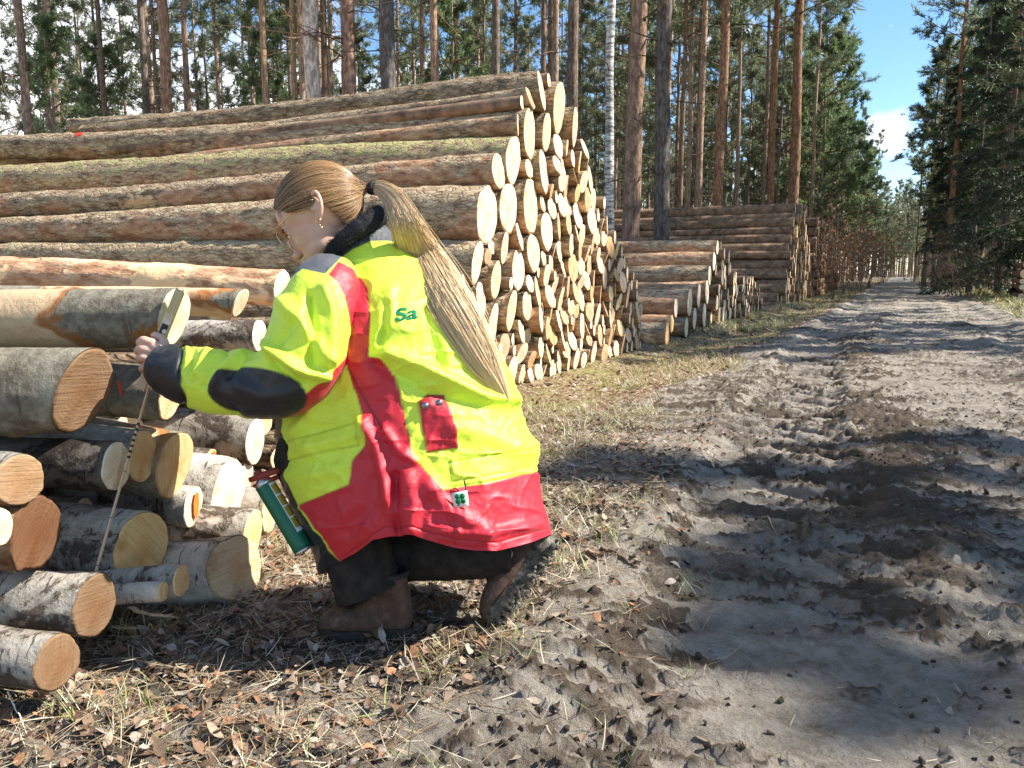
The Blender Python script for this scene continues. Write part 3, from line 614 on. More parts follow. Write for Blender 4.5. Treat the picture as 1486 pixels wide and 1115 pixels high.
# --- the near heap of mixed logs: (px,py,h,X,kind,ref(px,py,h),end colour,bark,tilt,label,oval)
near = [
 (121, 568, 124, -1.60, 'gry', (0, 568, 122), (.25, .155, .09), (.1, 0, .85), (.015, -.035), 'thick smooth grey barked log with a red paint dab on its dark cut end', -.03),  # end tint: dirty wood, darkened further for the shade on it
 (252, 460, 88, -1.64, 'gry', (0, 458, 92), PALE, (.72, 0, .85), (0, -.02), 'log with a stripped white top and an orange bark wound, behind the folding rule', 0),
 (348, 440, 43, -1.78, 'gry', (200, 438, 44), PALE, (.9, 0, 1.0), (0, -.02), 'slim stripped log with a small round white end right of the rule', 0),
 (410, 419, 54, -2.30, 'con', (0, 396, 50), (.93, .84, .50), (1.0, 0, 1.2), (0, 0), 'red barked pine log with peeling grey flakes ending at the yellow sleeve', 0),
 (376, 487, 46, -1.95, 'bir', (250, 487, 48), PALE, (.2, 0, 1.0), (0, 0), 'pale barked log ending just above the forearm', 0),
 (249, 571, 76, -1.72, 'gry', (150, 562, 84), WARM, (.5, 0, .7), (0, -.01), 'dark log passing behind the thick grey one, end below the cuff', 0),
 (370, 641, 66, -1.80, 'bir', (260, 628, 68), PALE, (.3, 0, .55), (0, 0), 'flecked brown log with a glaring white end below the elbow', 0),
 (168, 678, 70, -1.56, 'bir', (0, 672, 70), PALE, (-.3, 0, .22), (0, 0), 'dark log under the thick grey one with a jagged cream end', .06),  # birch bark brightness cut for the shade it lies in
 (206, 662, 80, -1.71, 'gry', (140, 656, 80), ORNG, (.1, 0, 1), (0, 0), 'tan end squeezed between the jagged cream one and a bigger grained end', 0),
 (253, 675, 103, -1.69, 'gry', (200, 668, 103), ORNG, (.3, 0, 1), (0, -.01), 'large tan end with sooty lower edge in the centre of the near heap', .02),
 (304, 677, 54, -1.76, 'bir', (270, 672, 54), ORNG, (.3, 0, .9), (0, 0), 'small tan end with an orange stripe sprayed down it', 0),
 (331, 721, 112, -1.70, 'bir', (300, 718, 112), PALE, (.2, 0, .9), (0, 0), 'big leaning cream end beneath the elbow', .0),
 (280, 735, 58, -1.66, 'bir', (260, 733, 58), PALE, (.2, 0, .8), (0, 0), 'small end glowing with orange spray paint in its middle', 0),
 (357, 694, 50, -1.84, 'bir', (340, 692, 50), PALE, (.2, 0, .8), (0, 0), 'narrow pale end peeping out above right of the big cream one', 0),
 (28, 697, 74, -1.50, 'bir', (0, 694, 72), (.40, .27, .16), (.5, 0, .6), (.02, 0), 'broken stub end at the left edge below the thick grey log', 0),
 (52, 773, 118, -1.54, 'con', (30, 770, 118), (.17, .085, .045), (.8, 0, .5), (0, 0), 'large shaded rust brown end at the left', -.02),  # shade on this end is put into its brown tint
 (206, 799, 120, -1.56, 'bir', (85, 790, 112), (.86, .58, .26), (.25, 0, 1.0), (.01, 0), 'thick white birch log with a bright yellow tan end', .0),
 (342, 826, 98, -1.50, 'bir', (240, 838, 88), (.62, .46, .28), (.15, 0, .95), (.03, .01), 'black and white birch log with a ragged end low on the right of the heap', 0),
 (262, 842, 46, -1.46, 'bir', (240, 846, 46), (.86, .62, .34), (.3, 0, .9), (0, 0), 'small round tan end in front of the ragged birch log', 0),
 (236, 858, 28, -1.44, 'bir', (222, 860, 28), (.86, .62, .34), (.3, 0, .9), (0, 0), 'tiny cut stub beside the small round tan end', 0),
 (366, 776, 70, -1.62, 'bir', (345, 774, 70), (.84, .62, .30), (.3, 0, .9), (0, 0), 'yellowish end rising behind the ragged birch log', 0),
 (137, 880, 90, -1.47, 'bir', (0, 868, 84), (.22, .14, .08), (.38, 0, .75), (.01, 0), 'birch log with orange peeled top and a brown shaded end under the rule tip', 0),  # end tint darkened in place of the shadow falling there
 (82, 962, 82, -1.43, 'bir', (0, 945, 74), (.26, .165, .095), (.22, 0, .7), (.012, 0), 'lowest birch log lying in the front left corner of the heap', 0),  # dark end tint stands in for shade low in the heap
 (392, 742, 66, -1.76, 'bir', (380, 740, 66), WARM, (.3, 0, .7), (0, 0), 'tan end half hidden behind the spray can', 0),
 (-4, 765, 60, -1.48, 'bir', (-30, 765, 60), PALE, (.3, 0, .9), (0, 0), 'sliver of a pale end cut by the left edge of the picture', 0),
 (120, 745, 46, -1.72, 'bir', (60, 742, 46), PALE, (.1, 0, .9), (0, 0), 'slim white birch log lying above the yellow tan ended one', 0),
]
ROTN = [22.0]*len(near); ROTN[3] = 17.0; ROTN[0] = 25.0; ROTN[4] = 19.0; ROTN[6] = 20.0
tt = []
for k, q in enumerate(near):
    P, t = onX(q[0], q[1], q[3]); tt.append(t)
tt = np.array(tt)
nn = np.array([-math.sin(R(22)), math.cos(R(22)), 0])
def cpos(k):
    P = atT(near[k][0], near[k][1], tt[k]); return P.dot(nn), P[2], near[k][2]/FPX*tt[k]/2
for it in range(120):
    mv = 0
    for a in range(len(near)):
        for b in range(a+1, len(near)):
            A, B = cpos(a), cpos(b); ov = A[2]+B[2]-math.hypot(A[0]-B[0], A[1]-B[1])
            if ov > .012:
                k = a if A[0] > B[0] else b
                if k in (0, 1): k = b if k == a else a
                tt[k] *= 1.004; mv += 1
    if not mv: break
nc = []
for k, (px, py, h, X, kind, ref, ec, bark, tilt, lab, oval) in enumerate(near):
    P = atT(px, py, tt[k]); t = tt[k]; r = h/FPX*t/2
    Q2, t2 = onV(ref[0], ref[1], P, ROTN[k]); dv = Q2-P; r2 = min(ref[2]/FPX*t2/2, r*1.15)
    L = np.linalg.norm(dv); hz = math.hypot(dv[0], dv[1]); dv = axdir(ROTN[k], np.clip(dv[2]/hz, -.10, .10))
    L2 = max(2.4, L+.4); rend = np.clip(r+(r2-r)*L2/L, r*.75, r*1.05)
    nc.append((P.dot(nn), P[2], r, P[0], lab))
    big = h > 60
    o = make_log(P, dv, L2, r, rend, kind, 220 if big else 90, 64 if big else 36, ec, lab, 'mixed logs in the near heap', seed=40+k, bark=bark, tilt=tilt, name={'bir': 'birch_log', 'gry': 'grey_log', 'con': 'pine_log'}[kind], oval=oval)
    near[k] = near[k]+(o, r)
print('near X', [round(c[3], 2) for c in nc])
for a in range(len(nc)):
    for b in range(a+1, len(nc)):
        ov = nc[a][2]+nc[b][2]-math.hypot(nc[a][0]-nc[b][0], nc[a][1]-nc[b][1])
        if ov > .02: print('overlap %.3f (r %.3f %.3f) %s | %s' % (ov, nc[a][2], nc[b][2], nc[a][4][:40], nc[b][4][:40]))
# hidden support logs filling the heap between the traced ones and the ground
sup = pack([(c[0], c[1], c[2]) for c in nc]+[(c[0], c[1], c[2]) for c in circles]+[(f[0], f[1], f[2]) for f in fill], np.array([(.9, .05), (1.2, .25), (1.5, .45), (2.0, .6), (3.0, .85), (4.2, 1.05)]), 1.15, 4.15, lambda g: float(np.clip(g.normal(.075, .012), .05, .1)), -.02, 41, 60)
lbS = layer_labels(sup, .15, 0, 'the stack behind the person')
for k, (y, z, r) in enumerate(sup):
    want_log((-2.12-.3*(y > 2.4)-.15*rng.random(), y, z), axdir(15 if y < 2.4 else 9), 3, r, r*.9, 'con', nu=12, nv=18, end=shade_end(WARM, .1), label=lbS[k], group='mixed logs in the near heap', seed=1200+k, bark=(.4, 0, .6), name='pine_log')
print('support', len(sup))
# the 300 - as single objects, everything smaller as one object
def log_geo(o):
    pass
SPECS.sort(key=lambda q: -q[0])
NIND = 300-len(circles)-len(near)
SM = [MB(), MB()]
for q, (sz, P, dv, L, r, rend, kind, kw) in enumerate(SPECS):
    if q < NIND: make_log(P, dv, L, r, rend, kind, **kw)
    else:
        Fm = frame_from(dv); nv = 12; u = np.linspace(0, 1, 6); th = np.arange(nv)/nv*2*np.pi
        rr = (r+(rend-r)*u)[:, None]*(1+.05*rng.uniform(-1, 1, (6, nv)))
        Vv = np.stack([np.repeat(u*L, nv).reshape(6, nv), rr*np.cos(th), rr*np.sin(th)], -1).reshape(-1, 3)@Fm.T+P
        SM[0].add(Vv, grid_q(6, nv, True)[:, ::-1])
        e = np.concatenate([np.stack([np.zeros(nv)-.004, r*.96*np.cos(th), r*.96*np.sin(th)], 1), [[-.004, 0, 0]]])@Fm.T+P
        j = np.arange(nv); SM[1].add(e, None, np.stack([np.full(nv, nv), j, (j+1) % nv], 1))
if SM[0].n:
    a, b = SM[0].data(), SM[1].data()
    Vv = np.concatenate([a[0], b[0]]); Qq = a[1]; Tt = b[2]+len(a[0])
    mi = np.concatenate([np.zeros(len(Qq)), np.ones(len(Tt))]).astype(np.int32)
    o = link('distant_logs', raw_mesh('distant_logs', Vv, Qq, Tt, [M_CONF, M_ENDF], True, None, mi))
    tag(o, 'small far log ends filling the distant stacks beside the track', 'stacked logs', kind='stuff')
print('specs', len(SPECS), 'individual', min(NIND, len(SPECS)))
# paint marks
def bark_patch(o, r, L0, L1, a0, a1, color, seed, nm='paint_mark', lift=.003, lab=None, ragged=.35):
    nx, na = 30, 30; V = []; Q = []
    U, A = np.meshgrid(np.linspace(0, 1, nx), np.linspace(0, 1, na), indexing='ij')
    x = L0+(L1-L0)*U+(.35*(L1-L0))*noise(A*4+seed, A*0, seed=61)*ragged*2; a = R(a0)+(R(a1)-R(a0))*A
    from mathutils.bvhtree import BVHTree
    me = o.data; bv = BVHTree.FromPolygons([v.co[:] for v in me.vertices], [p.vertices[:] for p in me.polygons])
    P = []
    for xi, ai in zip(x.ravel(), a.ravel()):
        d = Vector((0, math.cos(ai), math.sin(ai))); h = bv.ray_cast(Vector((xi, 0, 0))+d*1.0, -d)
        p = h[0] if h[0] else Vector((xi, 0, 0))+d*r
        P.append(p+d*lift)
    q = grid_q(nx, na); P = np.array([p[:] for p in P])
    edge = np.minimum(np.minimum(U, 1-U), np.minimum(A, 1-A))*2
    keep = (edge+.55*noise(U*7+seed, A*7, seed=62)*ragged*2 > .12).ravel()
    q = q[keep[q].all(1)]
    if len(q) == 0: return
    m = color; c = link(nm, raw_mesh(nm, P, q, None, [m]), o); 
    if lab: c['label'] = lab
def mpaint(name, c):
    m = NM(name); n1 = m.noise(m.coord(), 70, 5, .7); return m.fin(m.mix(n1, c, tuple(x*.6 for x in c)), .6, n1, .3, .004)
M_RED = mpaint('red_spray', (.75, .05, .02)); M_ORS = mpaint('orange_spray', (.95, .22, .03))
def find(lab0): return [o for o in bpy.data.objects if o.get('label', '').startswith(lab0)][0]
top = find('dark barked topmost log'); c0 = circles[0]
def xat(c, px, py):
    P, _ = onV(px, py, np.array([c[3], c[0], c[1]]), ROT1); return np.linalg.norm(P-np.array([c[3], c[0], c[1]]))
bark_patch(top, c0[2], xat(c0, 655, 150)-.03, xat(c0, 655, 150)+.04, 150-10, 210, M_RED, 1)

second = find('log under the topmost one'); c2_ = circles[2]; xx = xat(c2_, 125, 215); bark_patch(second, c2_[2]*.7, xx-.05, xx+.05, 30, 95, M_RED, 2); bark_patch(second, c2_[2]*.7, xx-.04, xx+.06, 95, 170, M_RED, 3)
def end_patch(lab0, pts, mat, lift=.006):
    """sprayed paint on a cut face; pts in units of the log radius (y right, z up seen from the end)"""
    o = find(lab0); r = [q for q in near if q[-2] is o][0][-1]; P = np.array(pts, float)*r
    n = len(P); c = P.mean(0); V = [(-lift, -p[0], p[1]) for p in P]+[(-lift, -c[0], c[1])]; j = np.arange(n)
    e = link('paint_mark', raw_mesh('paint_mark', V, None, np.stack([j, (j+1) % n, np.full(n, n)], 1), [mat]), o)
end_patch('small tan end with an orange', [(.05, .85), (.35, .78), (.30, .2), (.42, -.3), (.25, -.8), (.0, -.75), (.12, -.2), (.02, .3)], M_ORS, .010)
end_patch('small end glowing', [(-.12, .75), (.2, .7), (.3, .2), (.25, -.4), (.0, -.7), (-.25, -.3), (-.3, .3)], M_ORS, .010)
end_patch('thick smooth grey', [(.78, .16), (.9, .12), (.93, -.22), (.84, -.26), (.76, -.05)], M_RED, .040)
# ------------------------------------------------------------------ trees
def unit(v): v = np.asarray(v, float); return v/(np.linalg.norm(v)+1e-12)
def tuft(mb, P, d, n, L, wd, cols, g, spread=.75):
    """n pointed blades fanning out from P round direction d"""
    D = d[None]+g.normal(0, spread, (n, 3)); D /= np.linalg.norm(D, axis=1)[:, None]
    Ln = L*g.uniform(.55, 1.1, n)[:, None]; side = np.cross(D, g.normal(0, 1, (n, 3))); side /= np.linalg.norm(side, axis=1)[:, None]
    base = P+g.normal(0, L*.18, (n, 3)); w_ = wd*g.uniform(.6, 1.2, n)[:, None]
    V = np.stack([base-side*w_*.5, base+side*w_*.5, base+D*Ln*.6+side*w_*.5, base+D*Ln, base+D*Ln*.6-side*w_*.5], 1).reshape(-1, 3)
    i = np.arange(n)*5
    T = np.concatenate([np.stack([i, i+1, i+2], 1), np.stack([i, i+2, i+4], 1), np.stack([i+2, i+3, i+4], 1)])
    c = np.array(cols)[g.integers(0, len(cols), n)]*g.uniform(.75, 1.2, (n, 1))
    mb.add(V, None, T, np.repeat(c, 5, 0))
PINEC = [(.17, .205, .105), (.21, .245, .125), (.25, .28, .145), (.14, .18, .105), (.30, .31, .17)]
SPRC = [(.038, .060, .03), (.055, .082, .04), (.085, .115, .058), (.026, .044, .024)]
def pine(seed, H=20, r0=.17, crown=8, spread=2.2, nl=34, dead=16, cols=PINEC, tl=.25, tw=.032, nb=8, dens=3, nblade=11, lean=0.0):
    g = np.random.default_rng(seed); tr, br, cr = MB(), MB(), MB()
    zz = np.linspace(-.3, H, 16); px_ = g.normal(0, .05, 16).cumsum()*.6*(r0/.17); py_ = g.normal(0, .05, 16).cumsum()*.6*(r0/.17)
    px_ -= px_[0]; py_ -= py_[0]; px_ += lean*zz
    P = np.stack([px_, py_, zz], 1); rr = r0*(1-.78*(zz.clip(0)/H))**.8; rr[0] *= 1.35; rr[1] *= 1.05
    # denser rings with bark waviness
    zf = np.linspace(-.3, H, 60); Pf = np.stack([np.interp(zf, zz, P[:, 0]), np.interp(zf, zz, P[:, 1]), zf], 1); rf = np.interp(zf, zz, rr)*(1+.05*noise(zf*2, zf*0+seed, seed=70))
    tr.tube(Pf, rf, 10)
    def at(z): return np.array([np.interp(z, zz, P[:, 0]), np.interp(z, zz, P[:, 1]), z])
    for k in range(dead):
        z = g.uniform(1.5, crown+1.5); az = g.uniform(0, 6.28); L = g.uniform(.4, 1.9)*(.5+.5*z/crown); d = unit([math.cos(az), math.sin(az), g.uniform(-.25, .45)])
        p = at(z); pts = [p]; 
        for q in range(5): d = unit(d+g.normal(0, .16, 3)+[0, 0, -.03]); p = p+d*L/5; pts.append(p)
        r_ = .010+.012*L/1.5; br.tube(pts, np.linspace(r_, .003, 6), 3, cap=False)
        for q in range(g.integers(0, 4)):
            b = pts[g.integers(2, 5)]; dd = unit(d+g.normal(0, .6, 3)); br.tube([b, b+dd*.2*L, b+unit(dd+g.normal(0, .3, 3))*.42*L], [.006, .004, .002], 3, cap=False)
    for k in range(nl):
        f = (k+g.uniform(0, 1))/nl; z = crown+(H-crown)*f; prof = (1-f)**.6*(.45+.55*min(1, f*4+.35)); L = spread*prof*g.uniform(.65, 1.15)+.25
        az = g.uniform(0, 6.28); el = g.uniform(-.05, .55)+.5*f; d = unit([math.cos(az)*math.cos(el), math.sin(az)*math.cos(el), math.sin(el)])
        p = at(min(z, H-.1)); pts = [p]
        for q in range(6): d = unit(d+g.normal(0, .13, 3)+[0, 0, .03]); p = p+d*L/6; pts.append(p)
        pts = np.array(pts); r_ = .012+.018*L/2; br.tube(pts, np.linspace(r_, .005, 7), 4, cap=False)
        for b in range(nb):
            s = g.uniform(.35, 1.0); q = s*6; i = min(int(q), 5); b0 = pts[i]+(pts[i+1]-pts[i])*(q-i)
            ld = unit(pts[i+1]-pts[i]); sd_ = unit(ld*.5+g.normal(0, .7, 3)+[0, 0, .12]); bl = L*.36*g.uniform(.5, 1.1)*(1.15-s*.5)
            e = b0+sd_*bl; br.tube([b0, (b0+e)/2+g.normal(0, .02, 3), e], [.006, .005, .003], 3, cap=False)
            for t_ in range(dens):
                w = (t_+.6)/dens; tuft(cr, b0+(e-b0)*w, unit(sd_+[0, 0, .25]), nblade, tl, tw, cols, g)
        tuft(cr, pts[-1], unit(pts[-1]-pts[-2]), nblade, tl, tw, cols, g)
    return tr, br, cr
def spruce(seed, H=14, r0=.14, spread=2.4, low=.6, nl=95, cols=SPRC, bare=.1):
    g = np.random.default_rng(seed); tr, br, cr = MB(), MB(), MB()
    zf = np.linspace(-.2, H, 30); tr.tube(np.stack([.03*noise(zf, zf*0, seed=seed), .03*noise(zf, zf*0+7, seed=seed), zf], 1), r0*(1-.93*zf.clip(0)/H)+.006, 9)
    for k in range(nl):
        f = (k+g.uniform(0, 1))/nl; z = low+(H-low)*f; L = spread*(1-f)**.8*g.uniform(.6, 1.1)+.2; az = g.uniform(0, 6.28)
        d = unit([math.cos(az), math.sin(az), .12-.25*(1-f)]); p = np.array([0, 0, z]); pts = [p]
        for q in range(6): d = unit(d+g.normal(0, .06, 3)+[0, 0, -.05+.05*q/3]); p = p+d*L/6; pts.append(p)
        pts = np.array(pts); br.tube(pts, np.linspace(.012+.008*L, .004, 7), 3, cap=False)
        hasleaf = g.random() > bare
        for b in range(int(7+L*5)):
            s = g.uniform(.12, 1.0); q = s*6; i = min(int(q), 5); b0 = pts[i]+(pts[i+1]-pts[i])*(q-i); ld = unit(pts[i+1]-pts[i])
            lat = np.cross(ld, [0, 0, 1])*(1 if g.random() < .5 else -1); sd_ = unit(lat*.8+ld*.5+[0, 0, -.35]+g.normal(0, .15, 3)); bl = (.25+.32*L*(1-s*.6))*g.uniform(.5, 1)
            e = b0+sd_*bl+[0, 0, -.1*bl]
            br.tube([b0, (b0+e)/2, e], [.004, .003, .002], 3, cap=False)
            if hasleaf:
                for w in np.linspace(.15, 1, 4): tuft(cr, b0+(e-b0)*w, unit(sd_+[0, 0, -.35]), 9, .16, .030, cols, g, .55)
    return tr, br, cr
def bush(seed, H=2.5, n=9, leaves=0, lcol=((.30, .14, .07), (.38, .20, .11)), wide=.7, r0=.012, twig=5):
    g = np.random.default_rng(seed); br, cr = MB(), MB()
    for k in range(n):
        az = g.uniform(0, 6.28); d = unit([math.cos(az)*wide*.6, math.sin(az)*wide*.6, 1]); p = np.array([g.normal(0, .08), g.normal(0, .08), -.05]); pts = [p]; L = H*g.uniform(.6, 1.05)
        for q in range(7): d = unit(d+g.normal(0, .13, 3)+[0, 0, .04]); p = p+d*L/7; pts.append(p)
        pts = np.array(pts); br.tube(pts, np.linspace(r0, .003, 8), 4, cap=False, c=(.22, .165, .12))
        for t in range(twig*2):
            i = g.integers(2, 7); dd = unit(unit(pts[i]-pts[i-1])+g.normal(0, .6, 3)); l = L*g.uniform(.12, .35); q = pts[i]; tp = [q]
            for w in range(3): dd = unit(dd+g.normal(0, .2, 3)+[0, 0, .06]); q = q+dd*l/3; tp.append(q)
            br.tube(tp, [.005, .004, .003, .0015], 3, cap=False, c=(.26, .19, .14))
            for y in range(twig-2):
                a = tp[g.integers(1, 4)]; d2 = unit(dd+g.normal(0, .7, 3)); br.tube([a, a+d2*l*.3, a+unit(d2+g.normal(0, .3, 3))*l*.5], [.003, .002, .001], 3, cap=False, c=(.26, .18, .13))
                if leaves and g.random() < leaves: tuft(cr, a+d2*l*.4, d2, 3, .09, .055, lcol, g, .8)
    return br, cr
def tree_data(name, parts): return [(n, b.mesh(name+'_'+n, m, True, c)) for (n, b, m, c) in parts if b.n]
def place_tree(name, data, loc, rot, sc, label, cat, group, col=(1, 1, 1), tiltx=0):
    r = bpy.data.objects.new(name, None); COL.objects.link(r); r.location = loc; r.rotation_euler = (tiltx, 0, rot); r.scale = sc if hasattr(sc, '__len__') else (sc, sc, sc)
    tag(r, label, cat, group)
    for n, me in data:
        o = bpy.data.objects.new(n, me); COL.objects.link(o); o.parent = r; o.color = (*col, 1)
    return r
def pdata(seed, mat=None, **kw):
    t, b, c = pine(seed, **kw); return tree_data('pine', [('trunk', t, mat or M_PINE, False), ('branches', b, M_BRANCH, False), ('crown', c, M_LEAF, True)])
TALL = [pdata(101+i, r0=.13, H=21+i, crown=9.5+i*.7, spread=2.5, nl=34, dead=26, nb=8) for i in range(4)]
TALLG = [pdata(151+i, mat=M_GREYT, r0=.13, H=21+i, crown=9.5+i*.7, spread=2.5, nl=34, dead=28, nb=8) for i in range(2)]
MIDT = [pdata(201+i, H=13+i*1.5, r0=.10, crown=4.0+i*.8, spread=1.9, nl=42, dead=18, nb=8, tl=.23, tw=.030, nblade=11) for i in range(4)]
YOUNG = [pdata(301+i, H=7+i, r0=.06, crown=1.3+i*.4, spread=1.5, nl=40, dead=4, nb=8, tl=.15, tw=.019, nblade=12, dens=4, cols=[(.15, .215, .09), (.20, .27, .11), (.26, .32, .13), (.12, .18, .08)]) for i in range(3)]
t, b, c = pine(401, H=18, r0=.12, crown=9, spread=1.6, nl=20, dead=22, nb=4, dens=1, nblade=2, cols=[(.25, .2, .12)]); BIRCH = tree_data('birch', [('trunk', t, M_BIRT, False), ('branches', b, M_BRANCH, False)])
SPR = []
for i in range(3):
    t, b, c = spruce(501+i, H=13+2*i, low=.5+.4*i); SPR.append(tree_data('spruce', [('trunk', t, M_GREYT, False), ('branches', b, M_BRANCH, False), ('crown', c, M_LEAF, True)]))
BUSHB = []
for i in range(3):
    b, c = bush(601+i, 2.6, 10, 0); BUSHB.append(tree_data('bush', [('branches', b, M_DRY2, True)]))
BUSHR = []
for i in range(3):
    b, c = bush(621+i, 3.4, 8, .75, wide=.5); BUSHR.append(tree_data('bush', [('branches', b, M_DRY2, True), ('leaves', c, M_GRASS, True)]))
gt = np.random.default_rng(77)
placed = []
def put_px(px, t, H_kind, data, width=None, r0=.13, label='', col=(1, 1, 1), name='pine_tree', cat='pine tree', group='pines at the edge of the forest', rot=None):
    """a tree whose trunk stands on the ray through column px at distance t"""
    d = ray(px, 250); k = math.hypot(d[0], d[1]); P = CAM+d*(t/FWD.dot(d)*1.0) if False else CAM+d*t; x, y = P[0], P[1]
    s = 1.0 if width is None else (width/FPX*t/2)/r0
    placed.append((x, y)); sc = (s, s, 1.0)
    return place_tree(name, data, (x, y, gz(x, y)-.05), gt.uniform(0, 6.28) if rot is None else rot, sc, label, cat, group, col)
B = 1.0
traced_trees = [
 (45, 20, TALL[0], 14, (1.1, 1.0, .95), 'slender pale pine at the far left behind the tall stack'),
 (160, 24, TALL[1], 9, (.7, .65, .6), 'thin dark pine between the far left pine and the orange one'),
 (250, 17, TALL[2], 18, (1.25, .95, .8), 'straight orange red pine standing behind the left half of the tall stack'),
 (281, 25, TALL[3], 10, (1.0, .85, .75), 'thin brown pine just right of the orange red pine'),
 (391, 22, TALL[0], 12, (1.5, 1.3, 1.05), 'light tan pine above the hair, left of the bright trunk group'),
 (433, 24, TALL[1], 10, (1.6, 1.35, 1.1), 'slim light pine left in the close trunk pair beside the whitish trunk'),
 (444, 22, TALL[2], 11, (1.5, 1.3, 1.1), 'slim light pine right in the close trunk pair beside the whitish trunk'),
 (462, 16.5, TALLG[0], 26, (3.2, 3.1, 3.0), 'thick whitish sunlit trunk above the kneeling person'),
 (479, 24, TALL[3], 11, (.6, .55, .5), 'dark slim trunk squeezed between the whitish and the pinkish trunk'),
 (509, 17, TALL[0], 25, (1.35, 1.05, .95), 'thick pinkish orange pine right of the whitish trunk'),
 (567, 16.5, TALLG[1], 26, (.8, .8, .85), 'thick dark grey trunk above the ponytail'),
 (635, 20, TALL[1], 14, (1.6, 1.3, 1.1), 'orange white pine standing alone right of the thick dark grey trunk'),
 (723, 22, TALLG[0], 14, (1.0, .95, .9), 'grey brown pine behind the big end of the topmost log'),
 (786, 26, TALL[2], 9, (.8, .7, .65), 'left trunk of a thin brown pair behind the top of the tall stack'),
 (795, 27, TALL[3], 9, (.8, .7, .65), 'right trunk of a thin brown pair behind the top of the tall stack'),
 (832, 20, TALLG[1], 19, (.95, .85, .78), 'grey brown pine with dead side branches at the right shoulder of the tall stack'),
 (916, 17.5, TALL[3], 27, (1.15, .95, .85), 'thick orange brown pine right of the birch'),
 (966, 17, TALLG[0], 25, (.72, .70, .70), 'thick dark grey trunk standing behind the low stack'),
 (988, 30, TALL[0], 9, (1.0, .9, .8), 'slim pine just right of the dark grey trunk behind the low stack'),
 (1014, 28, TALL[1], 11, (1.5, 1.35, 1.2), 'slim pale pine left of the straight orange pine behind the far high stack'),
 (1042, 27, TALL[2], 16, (1.2, .9, .75), 'straight orange pine behind the left part of the far high stack'),
 (1121, 32, TALL[3], 11, (1.2, .85, .65), 'slim orange pine behind the right part of the far high stack'),
 (1152, 29, TALL[0], 17, (1.0, .75, .6), 'orange pine with long dead branches rising at the end of the far high stack'),
 (1384, 42, TALL[1], 9, (1.25, .85, .65), 'orange pine among the dark trees right of the track'),
 (1338, 75, MIDT[3], 4, (1.1, .95, .85), 'far slim pine at the left edge of the right tree wall'),
 (1352, 55, MIDT[2], 8, (1.1, .95, .85), 'blue green pine leaning toward the sky gap from the right'),
 (1366, 47, MIDT[1], 8, (1.1, .95, .85), 'dense pine just left of the tall orange trunk right of the track'),
 (1456, 32, TALL[2], 14, (1.2, .9, .75), 'thick orange pine top right above the dark spruces'),
]
for (px, t, data, wd, col, lab) in traced_trees: put_px(px, t, None, data, wd, label=lab, col=col)
put_px(885, 19, None, BIRCH, 15, .12, 'white birch with black scars behind the right end of the tall stack', name='birch_tree', cat='birch tree', group='birch')
def clear(x, y, d):
    return all((x-a)**2+(y-b)**2 > d*d for a, b in placed)
def proj(x, y, z):
    v = np.array([x, y, z])-CAM; t = v.dot(FWD); return CX+FPX*v.dot(RIGHT)/t, CY-FPX*v.dot(UP)/t, t
def scatter(n, xr, yr, dmin, picks, label, name='pine_tree', cat='pine tree', group='pines in the forest behind', smin=.85, smax=1.15, vis=True, tries=30, cols=((.8, 1.3),), tmin=0, cond=None):
    k = 0
    for _ in range(n*tries):
        if k >= n: break
        x = gt.uniform(*xr); y = gt.uniform(*yr)
        if not clear(x, y, dmin): continue
        if cond and not cond(x, y): continue
        px, py, t = proj(x, y, 3)
        if vis and (t < 3 or px < -90 or px > 1580): continue
        if t < tmin: continue
        placed.append((x, y)); k += 1; b = gt.uniform(.9, 1.6); s = gt.uniform(smin, smax)
        place_tree(name, picks[gt.integers(len(picks))], (x, y, gz(x, y)-.05), gt.uniform(0, 6.28), s, label, cat, group, (b*1.05, b, b*.95))
    return k
def skygap(x, y, H=18):
    px, py, t = proj(x, y, H*.6); r = 1.6*FPX/t; yt = max(0, CY-FPX*((H-CAMH)/t-math.tan(PITCH)))
    return px+r < 1196+.5*yt or px-r > 1314-.18*yt or yt > 230
behind = lambda x, y: (x < -9.5 or (x < -4.2 and y > 32)) and skygap(x, y)
print('tall', scatter(92, (-48, -4.2), (14, 75), 1.9, TALL+TALLG[:1]+TALL, 'tall slim pine trunk among many alike in the forest left of the track', cond=behind, tmin=21))
print('mid', scatter(48, (-60, -5), (15, 75), 2.2, MIDT, 'bushy middle sized pine among the tall trunks left of the track', group='middle sized pines', cond=behind, tmin=25))
print('rightwall', scatter(34, (2.9, 13), (36, 85), 1.7, YOUNG, 'bushy green pine low in the wall of trees right of the track', name='young_pine', cat='young pine', group='bushy pines right of the track', smin=1.5, smax=2.3, cond=lambda x, y: skygap(x, y, 12)))
print('leftwall', scatter(22, (-9, -3.6), (46, 110), 1.7, YOUNG, 'bushy green pine at the forest edge left of the far track', name='young_pine', cat='young pine', group='bushy pines left of the far track', smin=1.5, smax=2.2, cond=lambda x, y: skygap(x, y, 12)))
print('young', scatter(24, (-45, -9.5), (16, 60), 2.0, YOUNG, 'young bright green pine showing above the log stacks', name='young_pine', cat='young pine', group='young pines behind the stacks', cond=behind, tmin=21, smin=1.1, smax=1.6))
# left strip along the track further away, closing the view down the road
print('far', scatter(42, (-25, -3.4), (48, 150), 1.8, TALL+MIDT, 'distant slim pine in the rows left of the track near its vanishing point', cond=skygap, group='distant pines left of the track'))
print('rightp', scatter(46, (2.9, 22), (36, 150), 1.8, MIDT+MIDT+TALL, 'blue green pine in the wall of trees right of the track', cond=skygap, group='pines right of the track'))
print('end', scatter(22, (-5, 5), (165, 215), 0.8, MIDT+YOUNG+MIDT, 'hazy pine closing the view where the track ends', group='pines at the end of the track'))
